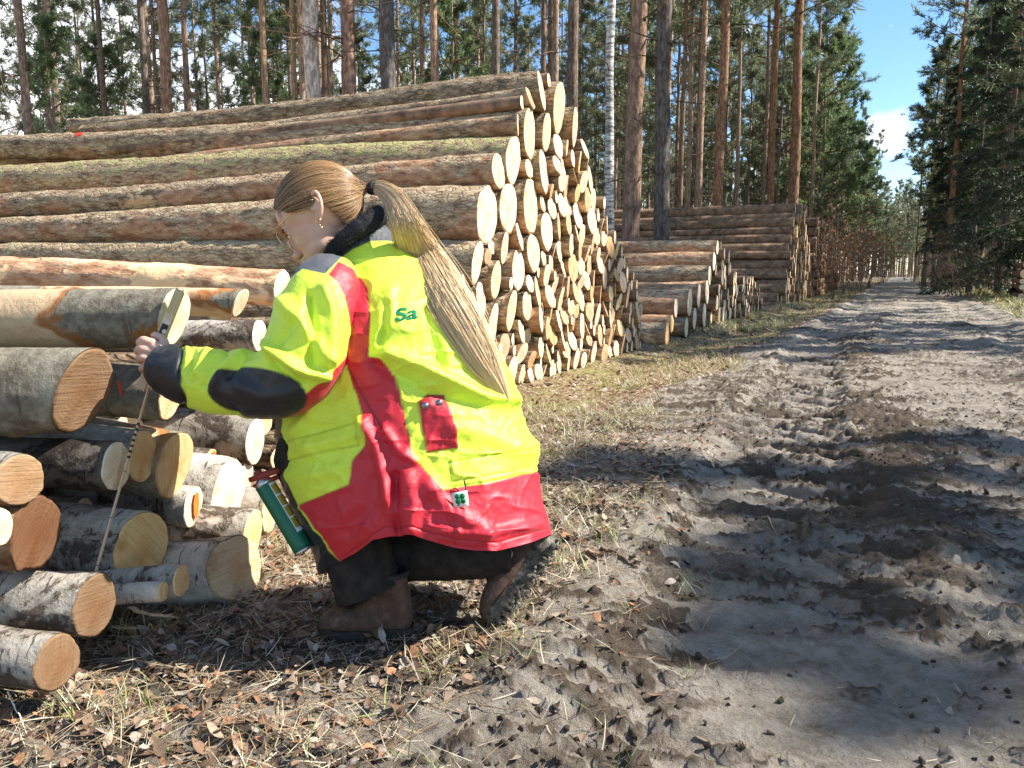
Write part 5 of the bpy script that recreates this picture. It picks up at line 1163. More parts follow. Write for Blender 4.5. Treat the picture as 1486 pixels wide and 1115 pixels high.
finger([(240, 509, w0+.01), (238, 497, w0+.016), (233, 490, w0+.022), (224, 487, w0+.028)], 7.2, 5.6)      # thumb
# right hand, hidden behind the left cuff
wr_ = .02
bb.ellipsoid(PW(250, 546, wr_), np.array([.022, .014, .030]), np.stack([RIGHT, FWD, UP], 1), 12, 14)
for k in range(4): finger([(246, 533+8*k, wr_), (236, 531+8*k, wr_), (230, 534+8*k, wr_-.012), (236, 537+8*k, wr_-.024)], 5.8, 4.6)
finger([(252, 532, wr_), (246, 524, wr_-.01), (238, 522, wr_-.016)], 6.2, 5.2)
M_SKIN = (lambda m: m.fin(m.mix(m.n('MapRange', Value=m.noise(m.coord(), 26, 5), i1=.4, i2=.68, i3=0.0, i4=.6), (.64, .40, .29), (.58, .27, .18)), .5, m.noise(m.coord(), 300, 4), .15, .0015, spec=.4, extra={'Subsurface_Weight': .12, 'Subsurface_Radius': (.012, .005, .003), 'Subsurface_Scale': 1.0}))(NM('skin'))
tmp = bb.build('body_tmp', M_SKIN)
md = tmp.modifiers.new('r', 'REMESH'); md.mode = 'VOXEL'; md.voxel_size = .0023; md.use_smooth_shade = True
m2 = tmp.modifiers.new('s', 'SMOOTH'); m2.factor = .5; m2.iterations = 9
dg = bpy.context.evaluated_depsgraph_get(); bm_ = bpy.data.meshes.new_from_object(tmp.evaluated_get(dg)); bpy.data.objects.remove(tmp)
bm_.name = 'body'; bm_.materials.clear(); bm_.materials.append(M_SKIN)
print('body verts', len(bm_.vertices))
body = pchild('body', bm_)
# eyes, brow and lashes
M_WHT = plain('eye_white', (.75, .72, .68), .3); M_BRN = plain('brown_lash', (.06, .035, .02), .7)
for sg in (1, -1):
    e = MB(); e.ellipsoid(HL(.0805, sg*.031, -.031), np.array([.009, .011, .0075])*HK, HM, 14, 18); eo = pchild('eye', e.mesh('eye', M_WHT))
    l = MB(); q = np.linspace(-1, 1, 9); l.tube(np.array([HL(.0895-.006*v*v, sg*(.031+.012*v), -.0275-.003*v*v) for v in q]), .0013, 6); pchild('eyelash', l.mesh('eyelash', M_BRN), eo).matrix_parent_inverse = IM if False else Matrix.Identity(4)
    l = MB(); l.tube(np.array([HL(.094-.010*v*v, sg*(.031+.016*v), -.012-.004*v*v) for v in q]), .0022, 6, flat=.6); pchild('eyebrow', l.mesh('eyebrow', M_BRN))
# ---- hair
M_HAIR = (lambda m: m)(None)
def mat_hair():
    m = NM('blond_hair'); at = m.t.nodes.new('ShaderNodeAttribute'); at.attribute_name = 'Col'
    return m.fin(at.outputs['Color'], .38, spec=.45)
M_HAIR = mat_hair(); g = np.random.default_rng(31)
TIE = PW(537, 271, .0); TL = (TIE-HC)@HM/HK; print('tie local', TL)
AX = np.array([.103, .084, .0975])
def hs(d): # point on inflated skull in direction d (local)
    d = d/np.linalg.norm(d, axis=-1, keepdims=True); return d/np.linalg.norm(d/AX, axis=-1, keepdims=True)
hb = MB()
# cap: skull surface above the hairline
nu_, nv_ = 70, 90
def hairline_u(phi):   # phi: angle from forward; height of the hairline
    a = np.degrees(np.abs(phi)); return np.interp(a, [0, 25, 50, 70, 84, 96, 106, 120, 140, 180], [.054, .046, .018, -.014, -.020, -.006, -.012, -.060, -.085, -.088])
phi = np.linspace(-np.pi, np.pi, nv_+1)[:-1]; cap = []
for i, s0 in enumerate(np.linspace(0, 1, nu_)):
    hu = hairline_u(phi); el_low = np.arcsin(np.clip(hu/AX[2], -.97, .97)); el = el_low+(np.pi/2-.01-el_low)*s0
    d = np.stack([np.cos(phi)*np.cos(el), np.sin(phi)*np.cos(el), np.sin(el)], 1)*AX; cap.append(d*.985)
cap = np.array(cap).reshape(-1, 3); ln = noise(cap[:, 0]*60, cap[:, 1]*220, cap[:, 2]*220, seed=5)
hb.add(HC+HK*(cap@HM.T), grid_q(nu_, nv_, True), None, np.array((.17, .095, .045))*(1+.3*ln[:, None]))
NS = 3800
for k in range(NS):
    ph = g.uniform(-np.pi, np.pi) if g.random() < .35 else abs(g.uniform(0, np.pi))
    hu = hairline_u(np.array([ph]))[0]; e0 = math.asin(np.clip(hu/AX[2], -.97, .97)); f = g.random()**1.6; el = e0+(1.5-e0)*f*.95
    d0 = np.array([math.cos(ph)*math.cos(el)*AX[0], math.sin(ph)*math.cos(el)*AX[1], math.sin(el)*AX[2]]); d0 = d0/np.linalg.norm(d0)
    d1 = TL/np.linalg.norm(TL); om = math.acos(np.clip(d0.dot(d1), -1, 1)); n = 18; t = np.linspace(0, 1, n)[:, None]
    if om < .15: continue
    D = (np.sin((1-t)*om)*d0+np.sin(t*om)*d1)/math.sin(om)
    # sweep: strands on the side drop a little before turning to the tie
    D = D+np.array([0, 0, -.10])*np.sin(np.pi*t)*(1 if d0[2] < .5 else .3)*(.6+.4*g.random())
    p = hs(D)*(1.0+g.uniform(-.004, .022)+.010*np.sin(np.pi*t)); q = np.clip((t-.80)/.20, 0, 1); p = p*(1-q)+(TL*(.985+g.uniform(-.03, .03))+g.normal(0, .004, 3))*q**1.5+p*(q-q**1.5)
    base = np.array([(.19, .10, .04), (.26, .15, .065), (.34, .21, .10), (.13, .065, .028)][g.integers(4)])*g.uniform(.8, 1.15)
    cc = base*(1+.35*t); r = np.full(n, .00058); r[0] = .0003
    hb.tube(HC+HK*(p@HM.T), r*g.uniform(.7, 1.3), 3, c=np.repeat(cc, 3, 0), cap=False)
pchild('hair', hb.mesh('hair', M_HAIR, True, True), None, 'golden brown hair combed back tightly to a ponytail')
# ponytail
pk = np.array([(540, 273, .0, 6), (553, 274, -.02, 9), (572, 290, -.05, 14), (588, 322, -.09, 20), (611, 374, -.14, 30), (638, 428, -.17, 38), (668, 478, -.19, 38), (697, 525, -.19, 29), (717, 553, -.18, 17), (736, 582, -.18, 5)])
for i in range(4, len(pk)):
    sw = surf(pk[i, 0], pk[i, 1]); pk[i, 2] = sw-.020
pk[3, 2] = min(pk[3, 2], -.07)
pb = MB(); n = 40; K = spl(pk, n)
Cp = PW(K[:, 0], K[:, 1], K[:, 2]); Tp = np.gradient(Cp, axis=0); Tp /= np.linalg.norm(Tp, axis=1)[:, None]; Ap = np.cross(Tp, FWD); Ap /= np.linalg.norm(Ap, axis=1)[:, None]; Bp = np.cross(Ap, Tp)
Rp = K[:, 3]*(D0+K[:, 2])/FPX
pb.tube(Cp, Rp*.62, 20, c=(.36, .22, .11), flat=.35)
for k in range(3600):
    rr = math.sqrt(g.random())*(1.05 if g.random() < .93 else 1.3); aa = g.uniform(0, 2*np.pi); tend = 1.0-.42*g.random()**2.2; u = np.linspace(0, tend, 26); x0, y0 = rr*math.cos(aa), rr*math.sin(aa)
    ph = g.uniform(0, 6.28, 2); am = g.uniform(.01, .09)*(1 if g.random() < .94 else g.uniform(3, 7))
    xx = x0*(1-.12*u)+am*np.sin(u*5+ph[0]); yy = y0*.42+am*.4*np.sin(u*6+ph[1])
    ci = u*(n-1); i = np.arange(n); C3 = np.stack([np.interp(ci, i, Cp[:, q]) for q in range(3)], 1); A3 = np.stack([np.interp(ci, i, Ap[:, q]) for q in range(3)], 1); B3 = np.stack([np.interp(ci, i, Bp[:, q]) for q in range(3)], 1); R3 = np.interp(ci, i, Rp)
    p = C3+A3*(xx*R3)[:, None]+B3*(yy*R3)[:, None]
    base = np.array([(.74, .53, .30), (.80, .61, .37), (.86, .70, .46), (.64, .43, .22), (.77, .56, .32)][g.integers(5)]); t = u[:, None]
    cc = base*(.85+.35*t); r = np.full(26, .00062)*g.uniform(.6, 1.3); r[-3:] *= [.8, .5, .2]
    pb.tube(p, r, 3, c=np.repeat(cc, 3, 0), cap=False)
pchild('ponytail', pb.mesh('ponytail', M_HAIR, True, True), None, 'long loose blond ponytail hanging over the back of the jacket')
# hair tie
tb = MB(); q = np.linspace(0, 2*np.pi, 24); td = Tp[1]; ta = np.cross(td, FWD); ta /= np.linalg.norm(ta); tc_ = np.cross(ta, td)
for off in (-.004, .002, .008): tb.tube(Cp[0]+td*off+(np.cos(q)[:, None]*ta+np.sin(q)[:, None]*tc_)*(.0125-abs(off)*.1), .0042, 8, cap=False)
pchild('hair_tie', tb.mesh('hair_tie', plain('black_band', (.015, .015, .017), .7)))
# fuzzy black hood collar round the neck
M_FUZ = mat_col('fuzzy_collar', .95, 200, .6, .004); cb = MB()
kc = spl([(474, 376, -.058, 7), (485, 360, -.064, 9), (502, 345, -.068, 11), (521, 331, -.062, 13), (540, 319, -.042, 14), (550, 313, .0, 14), (542, 322, .05, 14), (512, 338, .075, 13), (480, 368, .06, 9)], 60)
C = PW(kc[:, 0], kc[:, 1], kc[:, 2]); cb.tube(C, kc[:, 3]*D0/FPX*(1+.10*noise(np.arange(60)*.5, np.zeros(60), seed=4)), 20, c=(.022, .024, .026))
for k in range(4200):
    i = g.integers(60); a = unit(g.normal(0, 1, 3)); r = kc[i, 3]*D0/FPX*.95; p = C[i]+a*r; e = p+unit(a*.7+g.normal(0, .7, 3))*g.uniform(.004, .013); cb.tube([p, (p+e)/2+g.normal(0, .001, 3), e], [.0006, .0005, .0002], 3, c=np.array((.03, .032, .035))*g.uniform(.5, 2.2), cap=False)
pchild('hood_collar', cb.mesh('hood_collar', M_FUZ, True, True))
# glasses and earrings
M_GOLD = plain('gold_wire', (.75, .50, .22), .25, 1.0); gm = MB(); q = np.linspace(0, 2*np.pi, 33)
arm = [HL(-.024, .082, -.022), HL(-.010, .0815, -.008), HL(.05, .074, -.012), HL(.100, .066, -.016)]
gm.tube(np.array(arm), .0016, 6); gm.tube(np.array([HL(-.010, -.082, -.022), HL(.004, -.0815, -.010), HL(.05, -.074, -.012), HL(.100, -.066, -.016)]), .0011, 6)
for sg in (1, -1): gm.tube(np.array([HL(.1035-.010*abs(.9*math.cos(v)*sg+.9)*.35, sg*(.037+.028*math.cos(v)), -.036+.025*math.sin(v)) for v in q]), .0015, 6, cap=False)
gm.tube(np.array([HL(.104, .009, -.030), HL(.107, 0, -.026), HL(.104, -.009, -.030)]), .0010, 6)
gl_ = pchild('glasses', gm.mesh('glasses', M_GOLD))
m = NM('lens'); x = m.n('MixShader', Fac=.12, i1=m.n('BsdfTransparent'), i2=m.n('BsdfGlossy', Roughness=.03)); m.t.links.new(x, m.out.inputs[0])
for sg in (1, -1):
    lm = MB(); pts = np.array([HL(.1035-.010*abs(.9*math.cos(v)*sg+.9)*.35, sg*(.037+.0275*math.cos(v)), -.036+.0245*math.sin(v)) for v in q[:-1]]+[HL(.1015, sg*.037, -.036)]); j = np.arange(32)
    lm.add(pts, None, np.stack([j, (j+1) % 32, np.full(32, 32)], 1)); o = bpy.data.objects.new('lens', lm.mesh('lens', m.m)); COL.objects.link(o); o.parent = gl_
em = MB(); em.tube(np.array([HL(-.012+.0055*math.cos(v), .086, -.068+.0055*math.sin(v)) for v in q]), .0009, 6, cap=False); em.tube(np.array([HL(-.012, .087, -.074), HL(-.012, .088, -.084)]), .0008, 6); em.ellipsoid(HL(-.012, .088, -.087), (.0022, .0022, .0035), HM, 8, 10); em.ellipsoid(HL(-.034, .085, -.052), (.002, .002, .002), None, 8, 8); pchild('earring', em.mesh('earring', M_GOLD))
# ---- jacket details (children of the jacket)
def jsub(name, mb, mat, label=None, col=False):
    o = bpy.data.objects.new(name, mb.mesh(name, mat, True, col)); COL.objects.link(o); o.parent = jacket
    if label: o['label'] = label
    return o
M_SNAP = plain('metal_snap', (.25, .25, .27), .35, .9); M_BP = plain('black_plastic', (.012, .012, .013), .4)
for (x, y) in [(617, 589), (637, 585)]:
    sb = MB(); sb.ellipsoid(PW(x, y, surf(x, y)-.001), (.0075, .0028, .0075), np.stack([RIGHT, FWD, UP], 1), 12, 18); sb.ellipsoid(PW(x, y, surf(x, y)-.004), (.0040, .0014, .0040), np.stack([RIGHT, FWD, UP], 1), 8, 12); jsub('snap_button', sb, M_SNAP)
sb = MB(); sb.ellipsoid(PW(466, 817, surf(466, 817)-.002), (.006, .003, .006), None, 8, 12); jsub('snap_button', sb, M_SNAP)
zb = MB(); z_ = spl([(458, 578), (455, 586), (451, 592), (450, 597)], 10); zz_ = np.array([surf(a, b)-.006 for a, b in z_]); zb.tube(PW(z_[:, 0], z_[:, 1], zz_), np.linspace(.0025, .0065, 10), 8); jsub('zip_pull', zb, M_BP)
zb = MB(); z_ = spl([(673, 696), (676, 710), (673, 728), (670, 722)], 14); zz_ = np.array([surf(a, b)-.012 for a, b in z_]); zb.tube(PW(z_[:, 0], z_[:, 1], zz_), .0016, 6); jsub('zip_pull', zb, M_BP)
# white tag with a green clover
def flatpoly(px, w, thick=.0015):
    mb = MB(); pts = PW(np.array(px)[:, 0], np.array(px)[:, 1], w); n = len(pts); c = pts.mean(0); V = np.concatenate([pts, pts+FWD*thick, [c, c+FWD*thick]]); j = np.arange(n); j2 = (j+1) % n
    mb.add(V, np.stack([j, j2, n+j2, n+j], 1), np.concatenate([np.stack([j, np.full(n, 2*n), j2], 1), np.stack([n+j, n+j2, np.full(n, 2*n+1)], 1)])); return mb
wt = surf(668, 727)-.010
tg = jsub('tag', flatpoly([(655, 716), (678, 712), (681, 734), (659, 738)], wt), plain('tag_white', (.72, .78, .70), .6), 'small white tag with a green clover')
for (x, y) in [(664, 721), (671, 720), (665, 728), (672, 727)]:
    an = np.linspace(0, 2*np.pi, 12)[:-1]; o = flatpoly([(x+4.2*math.cos(a), y+4.2*math.sin(a)) for a in an], wt-.0012, .001).build('clover', plain('clover_green', (.0, .16, .05), .6)); o.parent = jacket
st = flatpoly([(667, 725), (669, 725), (666, 735), (664, 735)], wt-.0013, .001).build('clover', bpy.data.materials['clover_green']); st.parent = jacket
# green lettering on the back
fc_ = bpy.data.curves.new('letters', 'FONT'); fc_.body = 'Sa'; fc_.size = 1.0; fc_.offset = .03; fo = bpy.data.objects.new('letters_tmp', fc_); COL.objects.link(fo); bpy.context.view_layer.update()
lm = bpy.data.meshes.new_from_object(fo.evaluated_get(bpy.context.evaluated_depsgraph_get())); bpy.data.objects.remove(fo)
import bmesh
b_ = bmesh.new(); b_.from_mesh(lm); bmesh.ops.triangulate(b_, faces=b_.faces); bmesh.ops.subdivide_edges(b_, edges=b_.edges, cuts=2, use_grid_fill=True)
xsv = [v.co.x for v in b_.verts]; ysv = [v.co.y for v in b_.verts]; x0, x1, y0, y1 = min(xsv), max(xsv), min(ysv), max(ysv)
for v in b_.verts:
    a = (v.co.x-x0)/(x1-x0); h = (v.co.y-y0)/(y1-y0); px, py = 573+a*33+h*2.5, 467-a*4.5-h*19.5; v.co = Vector(PW(px, py, surf(px, py)-.0018))
b_.to_mesh(lm); b_.free(); lm.materials.clear(); lm.materials.append(plain('letter_green', (.0, .22, .09), .6)); lm.name = 'lettering'
o = bpy.data.objects.new('lettering', lm); COL.objects.link(o); o.parent = jacket; o['label'] = 'green letters Sa printed on the back'
# ---- boots
def mat_boot():
    m = NM('boot_leather'); n = m.noise(m.coord(), 30, 6, .7); n2 = m.noise(m.coord(), 120, 4, .7); return m.fin(m.ramp(n, [(.3, (.042, .024, .016)), (.55, (.098, .056, .037)), (.75, (.19, .13, .095))]), .7, n2, .4, .003, spec=.3)
def mat_sole():
    m = NM('muddy_sole'); n = m.noise(m.coord(), 26, 6, .7); return m.fin(m.ramp(n, [(.38, (.03, .026, .022)), (.55, (.14, .12, .095)), (.70, (.30, .265, .22))]), .85, n, .7, .008, spec=.2)
M_BOOT, M_MUDDY = mat_boot(), mat_sole(); M_DSOLE = plain('dark_sole', (.02, .018, .016), .8); M_LACE = plain('lace', (.02, .018, .016), .8)
def boot(O, X, Z, sc, label, seed, mud=0.0):
    X = unit(X); Z = unit(np.asarray(Z)-X*np.dot(X, Z)); Y = np.cross(Z, X); M = np.stack([X, Y, Z], 1)
    # spine toe -> heel turn -> shaft, cross sections (x, z centre, half width, half height, direction angle)
    bot = [(.286, .022), (.272, .02), (.24, .02), (.20, .02), (.15, .02), (.10, .02), (.05, .02), (.014, .028), (.003, .06), (.004, .10), (.012, .15), (.020, .205)]
    top = [(.289, .044), (.281, .062), (.258, .079), (.225, .090), (.190, .098), (.168, .108), (.152, .120), (.142, .134), (.136, .148), (.134, .164), (.137, .184), (.144, .212)]
    hws = [.014, .033, .046, .050, .047, .043, .040, .038, .038, .041, .044, .048]
    K = spl([(*b, *t, h) for b, t, h in zip(bot, top, hws)], 80); nt = 48; th = np.arange(nt)/nt*2*np.pi; V = []
    for (bx, bz, tx, tz, hw) in K:
        c = np.array([(bx+tx)/2, 0, (bz+tz)/2]); up = np.array([(tx-bx)/2, 0, (tz-bz)/2]); sc_ = np.sign(np.cos(th))*np.abs(np.cos(th))**.8; ss_ = np.sign(np.sin(th))*np.abs(np.sin(th))**.8
        V.append(c+np.outer(sc_*hw, [0, 1, 0])+np.outer(ss_, up))
    V = np.array(V); V[..., 2] = np.maximum(V[..., 2], .022); V[..., 0] = np.maximum(V[..., 0], .002)
    V += (.0018*fbm(V[..., 0]*50+seed, V[..., 1]*50, V[..., 2]*50, oct=3, seed=seed))[..., None]*np.array([0, 1, 1])
    r = bpy.data.objects.new('boot', None); COL.objects.link(r); r.parent = person; r.matrix_parent_inverse = IM
    r['label'] = label; M_SOLE = M_MUDDY if mud else M_DSOLE; mw = Matrix(((*(M[0]*sc), O[0]), (*(M[1]*sc), O[1]), (*(M[2]*sc), O[2]), (0, 0, 0, 1)))
    r.matrix_world = mw
    mb = MB(); mb.add(V.reshape(-1, 3), grid_q(80, nt, True)[:, ::-1]); c = V[0].mean(0); k = 80*nt; mb.add([c], None); j = np.arange(nt); mb.T.append(np.stack([np.full(nt, k), j, (j+1) % nt], 1)); 
    o = mb.build('upper', M_BOOT, r)
    # padded collar
    cb_ = MB(); q = np.linspace(0, 2*np.pi, 30); cb_.tube(np.stack([.082+.064*np.cos(q), .049*np.sin(q), .208+.004*np.cos(q)], 1), .009, 8, cap=False); cb_.build('collar', M_LACE, r)
    # sole with lugs
    ox = [0.0, .01, .04, .09, .14, .19, .23, .265, .285, .292]; ow = [.012, .030, .040, .037, .040, .050, .051, .042, .022, .003]
    n = 60; xx = np.linspace(0, .292, n); ww = np.interp(xx, ox, ow); ww = np.convolve(np.pad(ww, 2, 'edge'), np.ones(5)/5, 'valid'); pts = np.concatenate([np.stack([xx, ww], 1), np.stack([xx[::-1], -ww[::-1]], 1)]); m_ = len(pts)
    lug = .006*(np.sin(pts[:, 0]*2*np.pi/.022) > 0); rise = .012*sstep(.22, .292, pts[:, 0]); L1 = np.stack([pts[:, 0], pts[:, 1], -.0+lug+rise], 1); L2 = np.stack([pts[:, 0], pts[:, 1]*1.03, .014+rise], 1); L3 = np.stack([pts[:, 0]*.995+.001, pts[:, 1]*.99, .034+rise*.7+.008*(pts[:, 0] < .08)], 1); L0 = np.stack([pts[:, 0], pts[:, 1]*.55, .004+lug*.0+rise], 1)
    sb = MB(); sb.add(np.concatenate([L0, L1, L2, L3, [[.14, 0, .006]]]), grid_q(4, m_, True), np.stack([np.full(m_, 4*m_), np.arange(m_), (np.arange(m_)+1) % m_], 1)); sb.build('sole', M_SOLE, r, smooth=False)
    lg = MB()
    for x in np.arange(.02, .28, .024):
        w_ = np.interp(x, ox, ow)*.8
        for yy in (-.6, 0, .6): lg.box((x, yy*w_, -.001+.012*float(sstep(.22, .292, x))), (.013, w_*.42, .012), None)
    if mud:
        gg = np.random.default_rng(4)
        for q_ in range(60): lg.ellipsoid((gg.uniform(.0, .24), gg.uniform(-.045, .045), gg.uniform(-.006, .006)), gg.uniform(.004, .010, 3)*mud, None, 6, 8)
    lg.build('tread', M_SOLE, r, smooth=False)
    lb = MB()
    for i_, (x, z) in enumerate([(.205, .094), (.187, .100), (.171, .108), (.156, .120), (.146, .136), (.140, .156), (.140, .178)]):
        for sgn in (1, -1): lb.tube([(x, -.026*sgn, z-.010), (x-.006, -.008*sgn, z+.006), (x-.012, .012*sgn, z+.008), (x-.018, .028*sgn, z+.004)], .0022, 6)
    lb.tube([(.12, .02, .17), (.15, .04, .15), (.15, .045, .12)], .0022, 6); lb.build('laces', M_LACE, r)
    return r
hl = onZ(600, 926, .012)[0]; tl_ = onZ(462, 921, .012)[0]; dl = unit(tl_-hl); 
boot(hl+[0, 0, .0], dl, (0.0, 0, 1), .80*np.linalg.norm(tl_-hl)/.235, 'brown laced hiking boot planted flat', 3)
toe = PW(722, 914, .03); heel = PW(812, 784, .045); X_ = unit(toe-heel)
Zv = -RIGHT*1.0-FWD*-.0+UP*.5+FWD*.42
boot(heel, X_, Zv, .90, 'brown hiking boot raised on its toes with a muddy sole', 8, 1.0)
# ---- folding rule in the hand
rule = bpy.data.objects.new('folding_rule', None); COL.objects.link(rule); tag(rule, 'wooden folding rule gripped in the hand, last segment hanging open over the logs', 'folding rule')
M_RULE = (lambda m: m.fin(m.mix(m.noise(m.coord((1, 1, 8)), 60, 4), (.72, .55, .38), (.55, .38, .22)), .5, spec=.4))(NM('rule_wood')); M_RY = plain('rule_yellow', (.42, .36, .10), .5); M_INK = plain('ink', (.02, .018, .016), .6); M_PRT = plain('rule_print', (.62, .48, .40), .5)
pt, pb_ = PW(262, 421, -.012), PW(204, 566, -.012); ax = unit(pb_-pt); Ltot = np.linalg.norm(pb_-pt); sx = unit(np.cross(ax, FWD)); sx = sx if sx.dot(RIGHT) > 0 else -sx; nz_ = np.cross(ax, sx)
for k in range(6):
    mb = MB(); off = (k-2.5)*.0033; a0 = pt+ax*(.000+.003*(k % 2)); b0 = pb_-ax*(.003*((k+1) % 2)); c = (a0+b0)/2+sx*off; mb.box(c, (.0028, .011, np.linalg.norm(b0-a0)), np.stack([sx, nz_, ax], 1)); o = mb.build('lamina', M_RULE, rule, smooth=False)
def rbox(u0, u1, v0, v1, mat, nm, th=.0006, parent=rule):
    mb = MB(); c = pt+ax*Ltot*(u0+u1)/2+sx*(v0+v1)/2-nz_*(.0056+th/2)*(1 if nz_.dot(FWD) > 0 else -1); mb.box(c, (abs(v1-v0), th, Ltot*abs(u1-u0)), np.stack([sx, nz_, ax], 1)); return mb.build(nm, mat, parent, smooth=False)
rbox(.02, .24, -.0095, -.0075, M_RY, 'yellow_stripe'); rbox(.02, .24, -.0035, -.001, M_RY, 'yellow_stripe'); rbox(.02, .24, .005, .0075, M_RY, 'yellow_stripe')
rbox(.30, .60, -.0096, .0096, M_PRT, 'printed_face', .0004)
rbox(.345, .40, -.0078, .0082, M_INK, 'printed_mark', .0012); rbox(.40, .425, -.0078, -.002, M_INK, 'printed_mark', .0012); rbox(.425, .455, -.0078, .0078, M_INK, 'printed_mark', .0012)
mb = MB(); mb.ellipsoid(pt+ax*Ltot*.413+sx*.004-nz_*.0072*(1 if nz_.dot(FWD) > 0 else -1), (.0058, .0008, .0055), np.stack([sx, nz_, ax], 1), 8, 16); mb.build('printed_mark', M_PRT, rule)
fc_ = bpy.data.curves.new('letter', 'FONT'); fc_.body = 'S'; fc_.size = .016; fc_.extrude = .0003; fc_.offset = .0004; fo = bpy.data.objects.new('tmp', fc_); COL.objects.link(fo); bpy.context.view_layer.update()
lm = bpy.data.meshes.new_from_object(fo.evaluated_get(bpy.context.evaluated_depsgraph_get())); bpy.data.objects.remove(fo); lm.materials.clear(); lm.materials.append(M_INK)
lo = bpy.data.objects.new('letter', lm); COL.objects.link(lo); lo.parent = rule; c = pt+ax*Ltot*.52-sx*.006-nz_*.0069*(1 if nz_.dot(FWD) > 0 else -1); e1 = sx*.35-ax*.94; e1 = unit(-ax); e2 = unit(sx*1.0)*1.0; e2 = -sx; n3 = np.cross(e1, e2)
lo.matrix_world = Matrix(((*[e1[0], e2[0], n3[0]], c[0]), (*[e1[1], e2[1], n3[1]], c[1]), (*[e1[2], e2[2], n3[2]], c[2]), (0, 0, 0, 1)))
# open segment with black and white marks
q0, q1 = PW(216, 562, -.02), PW(119, 900, -.16); ds = unit(q1-q0); Ls = np.linalg.norm(q1-q0); s2_ = unit(np.cross(ds, FWD)); n2_ = np.cross(ds, s2_)
mb = MB(); mb.box((q0+q1)/2, (.0028, .008, Ls), np.stack([s2_, n2_, ds], 1)); seg = mb.build('open_segment', M_RULE, rule, smooth=False)
mb = MB()
for k in range(7): mb.box(q0+ds*Ls*(.17+.0245*k), (.0034, .0086, Ls*.011), np.stack([s2_, n2_, ds], 1))
o = mb.build('scale_marks', M_INK, seg, smooth=False)
mb = MB()
for k in range(3): mb.box(q0+ds*Ls*(.38+.2*k), (.0034, .0086, Ls*.003), np.stack([s2_, n2_, ds], 1))
mb.build('scale_marks', M_INK, seg, smooth=False)
# ---- spray can at the belt
can = bpy.data.objects.new('spray_can', None); COL.objects.link(can); tag(can, 'green marking paint spray can with red trigger hanging at the front of the jacket', 'spray can')
c0, c1 = PW(384, 703, -.05), PW(442, 800, -.06); ac = unit(c1-c0); Lc = np.linalg.norm(c1-c0); rc_ = .0225
def cyl(u, r, mat, nm, sides=28, col=False, c=None, parent=can): mb = MB(); mb.tube(np.array([c0+ac*Lc*x for x in u]), r, sides, c=c); return mb.build(nm, mat, parent, col=col)
M_CANC = plain('can_green', (.01, .13, .06), .35); M_TIN = plain('tin', (.55, .55, .55), .3, .9); M_CW = plain('can_white', (.75, .75, .70), .4); M_CY = plain('can_mustard', (.42, .30, .04), .4); M_CAP = plain('red_cap', (.28, .035, .02), .45)
cyl([0, .02, .9, .98], [rc_*.97, rc_, rc_, rc_*.97], M_CANC, 'can_body'); cyl([-.10, -.07, -.03, .015], [rc_*.45, rc_*.7, rc_*.92, rc_*1.03], M_TIN, 'can_dome'); cyl([.965, 1.0], rc_*1.04, M_TIN, 'bottom_rim')
ux = unit(np.cross(ac, FWD)); ux = ux if ux.dot(RIGHT) > 0 else -ux; uz = -np.cross(ac, ux); uz = uz if uz.dot(-FWD) > 0 else -uz
def canpatch(u0, u1, a0, a1, mat, nm, rr=1.02):
    n = 12; aa = np.radians(np.linspace(a0, a1, n)); mb = MB(); P = []
    for u in (u0, u1): P += [c0+ac*Lc*u+(ux*math.cos(a)+uz*math.sin(a))*rc_*rr for a in aa]
    mb.add(P, grid_q(2, n)); return mb.build(nm, mat, can)
canpatch(.03, .75, -22, 52, M_CW, 'label_panel')
for k in range(4): canpatch(.06+.165*k, .20+.165*k, -18, 47, M_CY, 'label_block', 1.035)
cyl([-.20, -.19, -.11, -.10], [rc_*.35, rc_*.42, rc_*.42, rc_*.35], M_CAP, 'cap')
mb = MB(); mb.tube([PW(362, 697, -.06), PW(382, 690, -.06), PW(402, 682, -.05), PW(420, 690, -.02)], [.006, .008, .008, .006], 10); mb.tube([PW(368, 706, -.06), PW(386, 699, -.06), PW(404, 692, -.05)], [.004, .006, .005], 10); mb.build('trigger', M_CAP, can)
